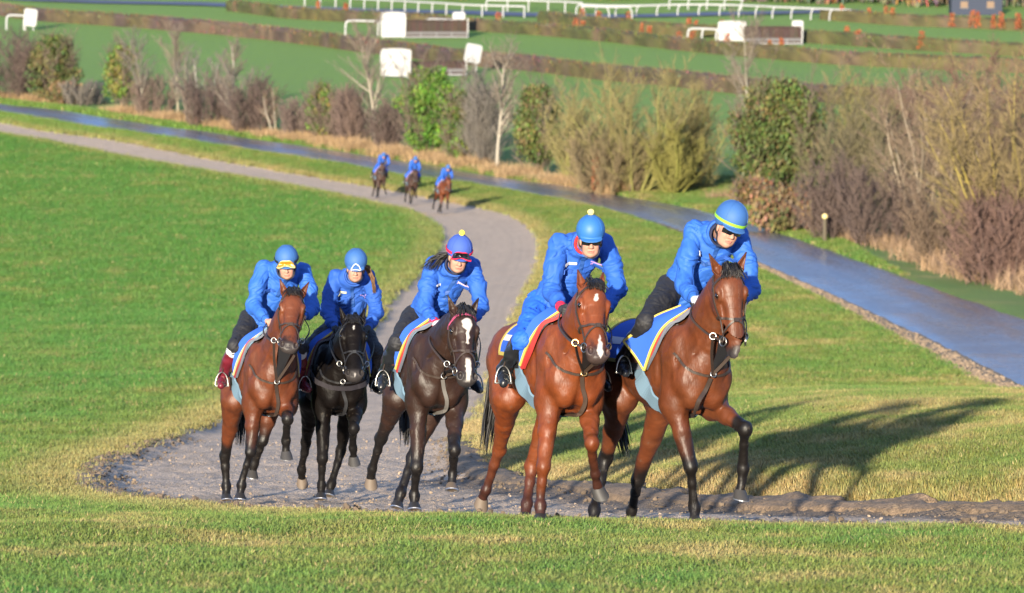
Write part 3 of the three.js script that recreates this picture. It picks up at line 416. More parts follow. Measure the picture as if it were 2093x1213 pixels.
// one branch: bends upward, gives off side branches, ends in twigs
function spike(o, a, b, r0, c) { const dx = b[0] - a[0], dz = b[2] - a[2], dy = b[1] - a[1], l = Math.hypot(dx, dz) || 1, s = [-dz / l, 0, dx / l], L = Math.hypot(dx, dy, dz) || 1, u = [dy * s[2] - dz * s[1], dz * s[0] - dx * s[2], dx * s[1] - dy * s[0]].map(v => v / L), k = o.p.length / 3; for (let i = 0; i < 3; i++) { const an = i * 2.0944, n = s.map((v, q) => v * Math.cos(an) + u[q] * Math.sin(an)); o.p.push(a[0] + n[0] * r0, a[1] + n[1] * r0, a[2] + n[2] * r0); o.n.push(...n); o.c.push(...c); } o.p.push(...b); o.n.push(dx / L, dy / L, dz / L); o.c.push(...c); o.i.push(k, k + 1, k + 3, k + 1, k + 2, k + 3, k + 2, k, k + 3); }
function branch(S, p, dir, len, rad, lev, K, r) {
  const n = lev === 0 ? 5 : lev === 1 ? 3 : 2; let q = p, d = dir; const tone = (0.8 + 0.45 * r()) * 0.66, c = (rad > 0.022 ? K.bark : K.twig).map(v => v * tone);
  if (lev === K.levels) { const t = v3([d.x + (r() - 0.5) * K.wob, d.y + K.rise + (r() - 0.5) * K.wob * 0.5, d.z + (r() - 0.5) * K.wob]).normalize(); spike(S.twig, p, add(p, t, len), Math.max(K.fine || 0.0115, rad * 0.9), c); return; }
  for (let i = 0; i < n; i++) {
    d = v3([d.x + (r() - 0.5) * K.wob, d.y + K.rise * 0.5 + (r() - 0.5) * K.wob * 0.5, d.z + (r() - 0.5) * K.wob]).normalize(); const e = add(q, d, len / n), ra = rad * (1 - i / n * 0.75), rb = rad * (1 - (i + 1) / n * 0.75);
    prism(rad > 0.022 ? S.limb : S.twig, q, e, ra, rb, rad > 0.03 ? 5 : 3, c);
    if (i >= (lev === 0 ? K.clear : 0)) for (let k = 0; k < K.kids[lev]; k++) { if (r() > 0.88) continue; const a = r() * 6.28, sp = K.spread * (0.6 + 0.8 * r()), s = new THREE.Vector3(Math.cos(a), 0, Math.sin(a)), nd = d.clone().multiplyScalar(Math.cos(sp)).addScaledVector(s, Math.sin(sp)).normalize(); branch(S, A(q, e, r()), nd, len * (K.ratio * (0.6 + 0.6 * r())) * (lev === 0 ? 1 - 0.5 * i / n : 1), Math.max(0.011, ra * 0.48), lev + 1, K, r); }
    q = e;
  }
}
const KIND = {
  bare: { levels: 3, kids: [6, 6, 4], clear: 1, wob: 0.16, rise: 0.10, spread: 0.62, ratio: 0.42, bark: [0.40, 0.355, 0.285], twig: [0.25, 0.20, 0.155], stems: 1, rad: 0.115 },
  bareb: { levels: 3, kids: [3, 4, 3], clear: 1, wob: 0.3, rise: 0.09, spread: 0.6, ratio: 0.42, bark: [0.36, 0.30, 0.215], twig: [0.27, 0.175, 0.12], stems: 9, rad: 0.07 },
  willow: { levels: 3, kids: [3, 4, 4], clear: 0, wob: 0.34, rise: 0.08, spread: 0.62, ratio: 0.40, bark: [0.32, 0.305, 0.085], twig: [0.30, 0.255, 0.10], stems: 11, rad: 0.06 },
  thick: { levels: 2, kids: [4, 7], clear: 0, wob: 0.28, rise: 0.06, spread: 0.6, ratio: 0.42, bark: [0.17, 0.12, 0.10], twig: [0.18, 0.118, 0.10], stems: 25, rad: 0.0215 },
};
function woody(name, label, kind, x, d, h, w, seed, opt = {}) {
  const K = { ...KIND[kind], ...opt }, r = rng(seed), t = thing(name, label, opt.category || (kind === 'thick' ? 'shrub' : 'tree'), opt.group || 'winter trees and shrubs along the road', [x, land(x, d) - 0.05, -d]), S = { limb: sink(), twig: sink() };
  for (let i = 0; i < K.stems; i++) { if (S.limb.p.length) part(K.stems > 1 ? 'stem' : 'trunk', solid(S.limb), barkMat, t); S.limb = sink(); const a = r() * 6.28, q = Math.sqrt(r()), sx = Math.cos(a) * q, sz = Math.sin(a) * q, foot = K.stems === 1 ? 0 : kind === 'thick' ? 0.42 : 0.14, hh = h * (kind === 'thick' ? 1.2 : 1) * (K.stems === 1 ? 0.95 : (0.55 + 0.4 * (1 - q * 0.6) * (0.6 + 0.5 * r()))), lean = K.stems === 1 ? 0.03 : (kind === 'thick' ? 0.22 : 0.62) * w / h, dir = new THREE.Vector3(sx * lean + (r() - 0.5) * 0.06, 1, sz * lean + (r() - 0.5) * 0.06).normalize(); branch(S, [sx * w * foot, 0, sz * w * foot], dir, hh, K.rad * (K.stems === 1 ? h / 6.5 : 0.6 + 0.6 * r()), 0, K, r); }
  if (S.limb.p.length) part(K.stems > 1 ? 'stem' : 'trunk', solid(S.limb), barkMat, t); part(kind === 'thick' ? 'stems' : 'crown', solid(S.twig), barkMat, t); return t;
}
// evergreen or ivy-clad: leaf clumps of uneven size on a frame of stems
function leafy(name, label, x, d, h, w, seed, pal, opt = {}) {
  const r = rng(seed), t = thing(name, label, opt.category || 'bush', 'winter trees and shrubs along the road', [x, land(x, d) - 0.05, -d]), lf = sink(), S = { limb: sink(), twig: sink() }, clumps = [], nC = opt.clumps || Math.round(34 + w * h * 6.5);
  for (let i = 0; i < nC; i++) { const y = Math.pow(r(), 0.75) * (1 - (opt.bare || 0.12)) + (opt.bare || 0.12), prof = Math.sin(Math.PI * clamp(0.14 + y * 0.80)) ** 0.6 * (opt.prof ? opt.prof(y) : 1), a = r() * 6.28, q = Math.sqrt(r()); clumps.push([Math.cos(a) * q * w * 0.48 * prof, y * h * 0.95, Math.sin(a) * q * w * 0.40 * prof, (0.2 + 0.24 * r()) * Math.min(1.35, 0.55 + w * 0.18)]); }
  for (const [cx, cy, cz, cr] of clumps) { const tone = 0.72 + 0.55 * r(), c0 = pal[Math.floor(r() * pal.length)]; for (let k = 0; k < 70; k++) { const a = r() * 6.28, b = Math.acos(2 * r() - 1), q = cr * Math.pow(r(), 0.4) * 1.45; leafQuad(lf, [cx + Math.sin(b) * Math.cos(a) * q, cy + Math.cos(b) * q * 0.85, cz + Math.sin(b) * Math.sin(a) * q], 0.11 + 0.09 * r(), r, c0.map(v => v * tone * (0.75 + 0.5 * r()))); } }
  const K = { ...KIND.thick, twig: opt.twig || [0.2, 0.15, 0.11], bark: [0.2, 0.16, 0.12], stems: Math.min(18, opt.stems || 10) }; for (let i = 0; i < K.stems; i++) { if (S.limb.p.length) part('stem', solid(S.limb), barkMat, t); S.limb = sink(); const a = r() * 6.28, q = Math.sqrt(r()); branch(S, [Math.cos(a) * q * w * 0.3, 0, Math.sin(a) * q * w * 0.3], new THREE.Vector3(Math.cos(a) * q * 0.2, 1, Math.sin(a) * q * 0.2).normalize(), h * (0.75 + 0.35 * r()), 0.026, 0, K, r); }
  if (S.limb.p.length) part('stem', solid(S.limb), barkMat, t); part('stems', solid(S.twig), barkMat, t); part('crown', solid(lf), leafMat, t); return t;
}
const IVY = [[0.080, 0.150, 0.018], [0.10, 0.155, 0.022], [0.055, 0.115, 0.018], [0.13, 0.125, 0.026]], IVYD = [[0.062, 0.085, 0.018], [0.085, 0.10, 0.022], [0.11, 0.10, 0.034], [0.065, 0.095, 0.02]], LUSHIVY = [[0.080, 0.175, 0.016], [0.105, 0.19, 0.02], [0.06, 0.13, 0.016]], BRAMBLE = [[0.15, 0.092, 0.04], [0.09, 0.08, 0.026], [0.18, 0.115, 0.06]];
const PURPLE = { twig: [0.145, 0.10, 0.083], bark: [0.145, 0.10, 0.083] }, GREY = { twig: [0.22, 0.195, 0.165] }, RUSSET = { twig: [0.20, 0.112, 0.08], bark: [0.22, 0.15, 0.10] };
woody('thicket', 'purple-brown thicket at the far left edge beside the road', 'thick', -39.2, 300, 5.1, 4.2, 101, PURPLE);
woody('bare_tree', 'grey bare many-stemmed tree behind the leftmost ivy-covered tree', 'bareb', -37.6, 302.5, 4.9, 3.1, 102, { ...GREY, stems: 5, bark: [0.3, 0.28, 0.25] });
leafy('ivy_tree', 'dark ivy-covered tree furthest left, above a brown bramble mound', -35.5, 298.2, 5.1, 3.9, 103, IVYD.concat([[0.05, 0.10, 0.02]]), { stems: 12, category: 'tree' });
leafy('bramble_mound', 'low brown bramble mound under the leftmost ivy-covered tree', -34.2, 294.8, 1.4, 3.6, 104, BRAMBLE, { bare: 0, stems: 8 });
leafy('ivy_bush', 'narrow olive-green ivy column standing left of the pale bare trunks', -29, 286.4, 4.8, 2.5, 105, [...IVY, [0.17, 0.15, 0.04]], { bare: 0.22, prof: y => 1.05 });
woody('bare_tree', 'thin grey bare tree just right of the olive ivy column', 'bare', -26.9, 279.5, 6.0, 2.1, 106, { rad: 0.06, ...GREY });
woody('bare_tree', 'bare tree with dark mossy lower trunk and pale top', 'bare', -24.1, 276.7, 6.3, 2.5, 107, { bark: [0.29, 0.26, 0.18] });
woody('thicket', 'brown thicket between the olive ivy column and mossy trunk', 'thick', -26.2, 280.2, 2.8, 3, 108, { twig: [0.23, 0.165, 0.13] });
woody('bare_tree', 'pale forked bare tree beside the orange-leaved sapling', 'bareb', -21.6, 270.5, 6.2, 2.6, 109, { ...GREY, stems: 3, bark: [0.46, 0.43, 0.38], rad: 0.075 });
woody('thicket', 'purple-brown thicket at the foot of pale forked tree', 'thick', -21.1, 266.4, 3.3, 3.0, 110, PURPLE);
woody('bare_tree', 'slim bare tree with pale leaning trunk, right of forked tree', 'bare', -19.2, 263.5, 6.1, 2, 111, { bark: [0.4, 0.36, 0.31] });
woody('thicket', 'dark brown thicket left of the small Y-shaped bare tree', 'thick', -17.5, 258.9, 3.6, 2.6, 112, PURPLE);
woody('bare_tree', 'small Y-shaped pale bare tree with low crown', 'bareb', -16, 257.1, 4.1, 3, 113, { stems: 3, bark: [0.40, 0.35, 0.27], rad: 0.06, kids: [3, 2, 2] });
woody('thicket', 'low brown thicket right of the small Y-shaped tree', 'thick', -14, 254.2, 2.5, 2.6, 114, { twig: [0.21, 0.15, 0.125] });
leafy('ivy_bush', 'small green ivy bush amid brown thickets, left of the tallest bare tree', -12.4, 250.9, 3.8, 1.9, 115, IVY, { bare: 0.2 });
woody('thicket', 'brown thicket around the foot of the small green ivy bush', 'thick', -11.8, 251.8, 3, 2.9, 116, PURPLE);
woody('thicket', 'brown thicket just left of the tallest bare tree', 'thick', -10.2, 246.4, 3.6, 2.4, 117, { twig: [0.22, 0.15, 0.12] });
woody('bare_tree', 'tallest bare tree, pale straight trunk in front of the white square panel', 'bare', -8.6, 242.7, 7.8, 3.6, 118, { rad: 0.1, bark: [0.46, 0.40, 0.31] });
woody('thicket', 'dark thicket between the tallest bare tree and large ivy bush', 'thick', -7.8, 240.4, 3.0, 1.8, 119, PURPLE);
leafy('ivy_bush', 'largest bright green ivy bush with spreading flat top', -5, 233.2, 5.6, 3.3, 120, LUSHIVY, { bare: 0.1, prof: y => y > 0.62 ? 1.25 : 0.8, stems: 8 });
leafy('ivy_bush', 'olive ivy bush directly right of the largest green one', -3, 227.4, 4.4, 1.9, 121, IVYD.concat(IVY), { bare: 0.15 });
woody('thicket', 'tall narrow brown thicket beside a pale thin trunk', 'thick', -1.6, 225.5, 5.0, 1.7, 122, GREY);
woody('bare_tree', 'thin pale-trunked bare tree right of the ivy bushes', 'bare', -0.9, 223.1, 7.1, 2.2, 123, { bark: [0.46, 0.41, 0.33] });
leafy('ivy_bush', 'dark olive ivy bush left of the yellow-green willows', 1.5, 217.9, 5.2, 2.3, 124, IVYD, { bare: 0.18, stems: 8 });
woody('willow_shrub', 'slender olive willow shrub left of the broad yellow-green one', 'willow', 3.3, 208.7, 6, 3, 125, {});
woody('willow_shrub', 'broad yellow-green fan-shaped willow shrub in the middle distance', 'willow', 6.3, 200.8, 8.0, 6.6, 126, { stems: 19, fine: 0.009 });
woody('willow_shrub', 'low bright yellow-green willow at right foot of the broad one', 'willow', 8.4, 199, 4.4, 3.2, 127, { stems: 14, bark: [0.30, 0.30, 0.06], twig: [0.27, 0.25, 0.06] });
woody('thicket', 'brown stems filling the foot of the broad yellow-green willow', 'thick', 5.2, 200.5, 3.2, 4.2, 128, { twig: [0.25, 0.19, 0.10], stems: 32 });
leafy('evergreen_bush', 'big rounded dark green bush right of centre, behind right rider', 13.8, 197.4, 6.1, 5.6, 129, IVYD.concat([[0.06, 0.085, 0.02]]), { bare: 0.1, stems: 10, clumps: 270 });
woody('bare_tree', 'lone slim bare tree rising behind the big dark bush', 'bare', 14.2, 231.3, 8.0, 3.8, 130, { rad: 0.075 });
woody('willow_shrub', 'yellow-green willow shrub behind the big dark bush', 'willow', 17.6, 201, 7, 4.2, 131, { stems: 18, bark: [0.28, 0.28, 0.07] });
woody('thicket', 'purple-brown thicket beside the short post with a pale knob', 'thick', 13.9, 161.8, 3.1, 2.8, 132, PURPLE);
woody('thicket', 'purple-brown thicket in the roadside row, second beyond the post', 'thick', 15.4, 157.4, 3, 3.2, 133, PURPLE);
woody('bare_tree', 'broad bare tree with clustered pale stems, right of big bush', 'bareb', 17.2, 155.5, 8.0, 6, 134, { stems: 22, bark: [0.38, 0.31, 0.22], twig: [0.26, 0.185, 0.125] });
woody('willow_shrub', 'yellow-barked bare tree at the right edge of the photo', 'willow', 17.4, 132.5, 8.3, 6, 135, { stems: 20, bark: [0.42, 0.33, 0.08], twig: [0.28, 0.21, 0.095] });
woody('thicket', 'reddish thicket with greenish foot left of the yellow-barked tree', 'thick', 16.2, 142.8, 2.9, 2.7, 136, { twig: [0.19, 0.13, 0.085], stems: 32 });
woody('thicket', 'reddish-brown thicket around the foot of the yellow-barked tree', 'thick', 16.6, 130.5, 3.0, 2.6, 137, { twig: [0.195, 0.115, 0.09], stems: 32 });
woody('bare_tree', 'large russet bare tree at upper right behind the roadside row', 'bareb', 23.4, 190, 8.0, 7, 138, { ...RUSSET, stems: 26 });
woody('bare_tree', 'russet bare tree behind the yellow-green willow, upper right', 'bareb', 21.9, 207.8, 7.0, 6, 139, { ...RUSSET, stems: 20 });
woody('bare_tree', 'russet bare tree between the clustered stems and yellow-barked tree', 'bareb', 20.8, 163, 7.8, 6.4, 142, { ...RUSSET, stems: 20 });
woody('thicket', 'russet thicket behind the yellow-barked tree at right edge', 'thick', 19.6, 146, 4.6, 5, 143, { twig: [0.22, 0.14, 0.095], stems: 32 });
woody('thicket', 'olive-brown thicket filling the gap right of the big dark bush', 'thick', 16.6, 178, 4.8, 5, 144, { twig: [0.19, 0.16, 0.085], stems: 32 });
woody('willow_shrub', 'pale olive willow on the right flank of the broad yellow-green one', 'willow', 9.6, 203.5, 6.2, 4.2, 145, { stems: 14 });
woody('thicket', 'grey-brown thicket between the olive ivy column and leftmost ivy tree', 'thick', -32.6, 291, 1.9, 3, 146, GREY);
woody('bare_tree', 'grey bare tree filling the gap between mossy and forked trunks', 'bareb', -23, 274, 5.6, 3.2, 147, { ...GREY, stems: 5 });
woody('bare_tree', 'grey twiggy bare tree just right of the leaning pale trunk', 'bareb', -18.2, 262, 5.2, 3, 148, { ...GREY, stems: 5 });
leafy('bramble_mound', 'brown bramble bank between big dark bush and post', 12.6, 168, 1.9, 3.8, 140, BRAMBLE.concat([[0.17, 0.11, 0.09]]), { bare: 0, clumps: 44 });
leafy('bramble_mound', 'low straw-brown bramble left of the big dark bush', 11.9, 188.3, 1.4, 2.6, 141, BRAMBLE, { bare: 0 });

// young beeches that keep their orange leaves
const ORANGE = [[0.27, 0.075, 0.025], [0.30, 0.10, 0.035], [0.24, 0.06, 0.022]], redProtos = [];
function sapling(x, d, h, w, seed, label, group) { const r = rng(seed), t = thing('beech_sapling', label, 'sapling', group, [x, land(x, d), -d]), lf = sink(), tr = sink(); prism(tr, [0, 0, 0], [0.03, h * 0.9, 0.02], 0.03, 0.012, 4, [0.2, 0.15, 0.1]); for (let k = 0; k < 170; k++) { const y = 0.12 + 0.85 * r(), a = r() * 6.28, q = Math.sqrt(r()) * w * 0.5 * (1.1 - 0.55 * y); leafQuad(lf, [Math.cos(a) * q, y * h, Math.sin(a) * q], 0.11 + 0.08 * r(), r, ORANGE[Math.floor(r() * 3)].map(v => v * (0.7 + 0.6 * r()))); } part('trunk', solid(tr), barkMat, t); part('crown', solid(lf), leafMat, t); }
sapling(-22, 268.2, 2.3, 0.55, 301, 'bright orange-leaved sapling at foot of pale forked bare tree'); sapling(4.4, 200.2, 2.3, 0.5, 302, 'orange-leaved sapling in front of the broad willow shrub');
const REDS = [['second', [[-21.2, 422.5], [-18.1, 419.8], [-1.4, 397.1], [6.4, 389.4], [7.1, 386.3], [12.7, 377.5], [13.4, 376], [16.1, 371.7], [17.2, 367.4], [20.4, 365.9], [23.9, 357], [24.8, 355]]], ['third', [[7.4, 406.8], [9.1, 405.2], [12, 398.7], [17.9, 390], [18.6, 389.2], [20.9, 385], [32.7, 376.5], [33.6, 374.5], [39, 367.4]]], ['furthest', [[35.4, 414], [38, 410.5], [39.6, 408.5], [40.2, 407.8], [45.9, 402], [47.8, 400.5], [48.3, 400], [49.8, 399], [50.5, 398], [52.1, 397]]]];
const ORD = ['first', 'second', 'third', 'fourth', 'fifth', 'sixth', 'seventh', 'eighth', 'ninth', 'tenth', 'eleventh', 'twelfth'];
let rs = 310; for (const [k, list] of REDS) for (const [n, [x, d]] of list.entries()) sapling(x, d - 1.25, 1.5 + 0.5 * Math.abs(Math.sin(rs * 2.1)), 0.55 + 0.4 * Math.abs(Math.sin(rs * 3.7)), rs++, `${ORD[n]} small orange-leaved sapling from the left along the ${k} far hedge`, `orange saplings along the ${k} far hedge`);

// ---------------------------------------------------------------- clipped hedges across the far fields
function hedge(label, pts, h, w, seed, pal, dens) {
  const r = rng(seed), c = new THREE.CatmullRomCurve3(pts.map(([x, d]) => new THREE.Vector3(x, 0, d)), false, 'centripetal'), len = c.getLength(), mid = c.getPointAt(0.5), x0 = mid.x, d0 = mid.z, y0 = land(x0, d0), t = thing('hedge', label, 'hedge', 'clipped hedges across the far field', [x0, y0, -d0]), pos = [], idx = [], col = [], N = Math.round(len / 0.9), ring = 9, tw = sink();
  const tint = s => { return tint0(s).map(v => v * 0.66); }, tint0 = s => { const n = nz(s * 0.11, seed), m = nz(s * 0.35, seed + 5); const a = pal[0], b = pal[1], cc = pal[2]; return mix3(mix3(a, b, clamp(0.5 + 2.4 * n)), cc, clamp(2.2 * m)); };
  for (let i = 0; i <= N; i++) { const p = c.getPointAt(i / N), g = c.getTangentAt(i / N), y = land(p.x, p.z), tc = tint(i * 0.9); for (let k = 0; k < ring; k++) { const a = k / (ring - 1) * Math.PI, sx = -Math.cos(a), e = Math.sign(sx) * Math.abs(sx) ** 0.5 * w / 2 * (0.85 + 0.3 * r()), up = Math.sin(a) ** 0.5 * h * (0.88 + 0.2 * r()); const X = p.x - g.z * e, D = p.z + g.x * e; pos.push(X - x0, (k === 0 || k === ring - 1 ? y - 0.1 : y + up) - y0, -(D - d0)); const v = 0.35 + 0.5 * r(); col.push(...tc.map(q => q * v)); } }
  for (let i = 0; i < N; i++) for (let k = 0; k < ring - 1; k++) { const a = i * ring + k; idx.push(a, a + 1, a + ring, a + 1, a + ring + 1, a + ring); }
  part('core', bufGeo(pos, idx, col), leafMat, t);
  for (let i = 0; i < len * dens; i++) { const f = r(), p = c.getPointAt(f), g = c.getTangentAt(f), e = (r() - 0.5) * w * 1.05, X = p.x - g.z * e, D = p.z + g.x * e, y = land(X, D) - y0, top = Math.abs(e) < w * 0.42 ? h * (0.75 + 0.38 * r()) : h * r(), tc = tint(f * len).map(q => q * (0.6 + 1.0 * r())); const b = [X - x0, y + Math.max(0, top - 0.28), -(D - d0)]; prism(tw, b, [b[0] + (r() - 0.5) * 0.22, b[1] + 0.2 + 0.22 * r(), b[2] + (r() - 0.5) * 0.22], 0.024, 0.012, 3, tc); if (r() < 0.6) leafQuad(tw, [b[0], b[1] + 0.2 * r(), b[2] - 0.0], 0.13 + 0.1 * r(), r, tc); }
  part('twigs', solid(tw), leafMat, t);
}
hedge('long brown clipped hedge crossing the whole field, nearest of the far hedges', [[-70, 448], [-61, 433.6], [-50.3, 413.6], [-29, 389.4], [-16.3, 368.8], [-4.3, 346.2], [6.4, 328.6], [17.8, 308], [24.6, 295.8], [34, 282]], 1.3, 1.2, 401, [[0.20, 0.135, 0.085], [0.155, 0.125, 0.045], [0.13, 0.085, 0.075]], 60);
hedge('olive-brown clipped hedge running behind the two white-winged jumps, second across field', [[-31.6, 431.7], [-22.6, 417.1], [-12.7, 406.8], [-0.2, 392.4], [7.5, 381.9], [16.5, 367.4], [22.6, 356.1], [35, 342.1], [50, 332]], 1.22, 1.1, 402, [[0.17, 0.14, 0.045], [0.115, 0.125, 0.035], [0.19, 0.13, 0.075]], 58);
hedge('olive clipped hedge just below the white running rails, third across field', [[3.1, 410.2], [12.7, 394], [22, 384], [31.3, 376], [39.7, 366], [56, 352]], 1.22, 1.1, 403, [[0.15, 0.135, 0.04], [0.115, 0.125, 0.035], [0.19, 0.14, 0.075]], 58);
hedge('furthest clipped hedge at the upper right, dotted with orange saplings', [[33.6, 415.4], [41.4, 405.2], [62, 390]], 1.2, 1.1, 404, [[0.16, 0.135, 0.045], [0.135, 0.12, 0.04], [0.19, 0.13, 0.075]], 58);
{   // the wood closing the view at the top: one mass
  const r = rng(77), o = sink(), x0 = 20, d0 = 462, y0 = land(20, 462), put = (x, d, h, w, c) => { for (let k = 0; k < 26; k++) { const a = r() * 6.28, q = Math.sqrt(r()) * w, X = x + Math.cos(a) * q, D = d + Math.sin(a) * q, b = [X - x0, land(X, D) - y0 + h * 0.75 * r() * r(), -(D - d0)]; prism(o, b, [b[0] + (r() - 0.5) * 0.9, b[1] + h * (0.25 + 0.25 * r()), b[2] + (r() - 0.5) * 0.9], 0.09, 0.02, 3, c.map(v => v * (0.6 + 0.8 * r()))); if (k % 2) leafQuad(o, [b[0], b[1] + r(), b[2]], 0.4 + 0.4 * r(), r, c.map(v => v * (0.6 + 0.8 * r()))); } };
  for (let i = 0; i < 620; i++) { const x = -75 + 145 * r(), d = 452 + 26 * r() - Math.max(0, x - 22) * 0.52 + (x < -20 ? 12 : 0), q = r(); put(x, d, 5 + 4 * r(), 1.6, q < 0.12 ? [0.28, 0.13, 0.05] : q < 0.5 ? [0.13, 0.105, 0.075] : [0.10, 0.095, 0.06]); }
  const m = new THREE.Mesh(solid(o), leafMat); m.name = 'far_wood'; m.position.set(x0, y0, -d0); m.userData = { kind: 'stuff', label: 'dark brown bare wood closing the view at the very top', category: 'wood' }; m.castShadow = m.receiveShadow = true; scene.add(m);
}

// ---------------------------------------------------------------- racecourse furniture in the far field
const pvc = std([0.34, 0.34, 0.34], 0.5), board = std([0.33, 0.33, 0.335], 0.6), birchMat = std([0.055, 0.035, 0.03], 0.95, { vertexColors: false });
function runningRail(label, pts, gap, bend) {
  const c = new THREE.CatmullRomCurve3(pts.map(([x, d]) => new THREE.Vector3(x, 0, d)), false, 'centripetal'), m = c.getPointAt(0.5), o = [m.x, land(m.x, m.z), -m.z], t = thing('running_rail', label, 'railing', 'white plastic running rails', o), h = 1.22, P = []; const n = Math.round(c.getLength() / 1.2);
  const at = f => { const p = c.getPointAt(f); return [p.x - o[0], land(p.x, p.z) + h - o[1], -p.z - o[2]]; }; for (let i = 0; i <= n; i++) P.push(at(i / n)); part('top_rail', tube(P, 0.105, 7), pvc, t);
  const k = Math.round(c.getLength() / gap); for (let i = 0; i <= k; i++) { const p = at(i / k), b = bend || 0.35, q = part('post', tube([[0, 0, 0], [-b * 0.35, -0.16, 0.06], [-b * 0.62, -0.5, 0.1], [-b * 0.7, -h - 0.05, 0.12]], 0.085, 6), pvc, t); q.position.set(...p); }
}
runningRail('long white running rail at top centre, left of the others', [[-23.7, 441.3], [-19.3, 437.4], [-14.1, 431.7], [-9.6, 426.2], [-5.2, 421.6], [1.4, 418.9]], 2.5, 0.1);
runningRail('short white rail section behind the gap between the longer rails', [[-2.8, 430], [2.9, 429.5], [7.8, 426]], 2.6, 0.1);
runningRail('short white rail stub sloping down in front of right rail', [[7.6, 420.6], [10, 419.6], [12.7, 418]], 2.5, -0.5);
runningRail('long white running rail at top right of centre with curved posts', [[7.4, 423], [13, 421], [18, 421.6], [24, 420.5], [29, 416.5], [32.8, 414.4], [36.3, 411.9]], 2.3, 0.5);
runningRail('furthest white rail piece above the right-hand running rail', [[18, 436], [22, 435.2], [26, 433]], 2.4, 0.3);
function rounded(w, h, rad, th) { const s = new THREE.Shape(), a = w / 2; s.moveTo(-a + rad, 0); s.lineTo(a - rad, 0); s.quadraticCurveTo(a, 0, a, rad); s.lineTo(a, h - rad); s.quadraticCurveTo(a, h, a - rad, h); s.lineTo(-a + rad, h); s.quadraticCurveTo(-a, h, -a, h - rad); s.lineTo(-a, rad); s.quadraticCurveTo(-a, 0, -a + rad, 0); const g = new THREE.ExtrudeGeometry(s, { depth: th, bevelEnabled: true, bevelSize: 0.02, bevelThickness: 0.02, bevelSegments: 2 }); g.translate(0, 0, -th / 2); return g; }
function wing(label, x, d, w, h, lift, turn, frame = true, tilt = 0) { const t = thing('wing_board', label, 'board', 'white boards beside the jumps', [x, land(x, d), -d], turn), p = part('board', rounded(w, h, 0.25, 0.06), board, t); p.position.y = lift; p.rotation.z = tilt; if (frame) { const a = w / 2 - 0.06, pts = [[-a, lift + 0.2, 0.06], [-a, lift + h - 0.25, 0.06], [-a + 0.2, lift + h - 0.06, 0.06], [a - 0.2, lift + h - 0.06, 0.06], [a, lift + h - 0.25, 0.06], [a, lift + 0.2, 0.06]]; part('frame', tube(pts, 0.06, 6), pvc, t); } for (const s of [-1, 1]) { const b = new THREE.CylinderGeometry(0.06, 0.06, lift + 0.5, 8); b.translate(s * (w / 2 - 0.25), lift / 2, -0.1); part('leg', b, pvc, t); } return t; }
function wingRail(label, x, d, w, h, turn, legs = 2) { const t = thing('wing_rail', label, 'railing', 'white rails leading to the jumps', [x, land(x, d), -d], turn); part('top_rail', tube([[-w / 2, h - 0.35, 0], [-w / 2 + 0.12, h - 0.08, 0], [-w / 2 + 0.4, h, 0], [0, h, 0], [w / 2, h - 0.06, 0]], 0.11, 7), pvc, t); for (let i = 0; i < legs; i++) { const px = lerp(-w / 2, w / 2 - 0.1, i / Math.max(1, legs - 1)); part('post', tube([[px + 0.12, h - 0.05, 0], [px, h - 0.4, 0.02], [px - 0.04, -0.05, 0.04]], 0.1, 7), pvc, t); } }
function jump(label, x, d, w, h, turn, seed) {
  const r = rng(seed), t = thing('steeplechase_fence', label, 'jump', 'birch jumps with white boards', [x, land(x, d), -d], turn), o = sink(); for (let i = 0; i < 1500; i++) { const px = (r() - 0.5) * w, pz = (r() - 0.5) * 0.7; prism(o, [px, 0.1 + 0.3 * r(), pz], [px + (r() - 0.5) * 0.1, h * (0.9 + 0.13 * r()), pz + (r() - 0.5) * 0.1 - 0.1], 0.022, 0.012, 3, [0.062, 0.040, 0.034].map(v => v * (0.6 + 0.9 * r()))); }
  part('birch', solid(o), barkMat, t); const box = (a, b, c, X, Y, Z) => { const g = new THREE.BoxGeometry(a, b, c); g.translate(X, Y, Z); return g; };
  part('core', box(w - 0.1, h * 0.85, 0.5, 0, h * 0.43, -0.06), birchMat, t); part('guard_board', box(w, 0.3, 0.06, 0, 0.5, 0.42), std([0.10, 0.095, 0.10], 0.8), t); part('take_off_rail', box(w, 0.12, 0.1, 0, 0.14, 0.62), std([0.22, 0.22, 0.23], 0.7), t); for (let i = 0; i < 5; i++) part('stay', box(0.07, 0.5, 0.05, lerp(-w / 2, w / 2, i / 4), 0.32, 0.58), std([0.2, 0.2, 0.21], 0.7), t); part('end_post', box(0.1, h + 0.15, 0.7, w / 2 + 0.06, (h + 0.15) / 2, 0.05), pvc, t);
}
wing('white square board with rounded corners left of upper-left jump', -11.9, 385.5, 2.5, 2.45, 0.12, 0.05); wingRail('white bent rail left of the upper-left jump', -15.1, 388.5, 3.4, 1.55, 0.05); jump('dark birch jump with white guard rail, upper left of centre', -7.6, 386.2, 6.2, 1.85, 0.03, 501); wing('small white board behind right end of the upper-left jump', -5.4, 391.0, 1.25, 1.15, 1.1, 0.02, false); wingRail('thin white rail beside the small board over the left jump', -7.4, 391.2, 2.9, 1.5, 0.02, 1);
wing('wide white board left of the upper-right birch jump', 21.7, 379, 2.75, 1.9, 0.12, -0.08); wingRail('low white bent rail left of the upper-right jump', 18.9, 381, 2.9, 1.15, -0.05, 3); jump('dark birch jump behind the lone slim bare tree, upper right', 25.5, 375.6, 5.6, 1.8, -0.1, 502); wing('small white board above right end of upper-right jump', 28.2, 379.6, 1.1, 1.05, 1.0, -0.08, false);
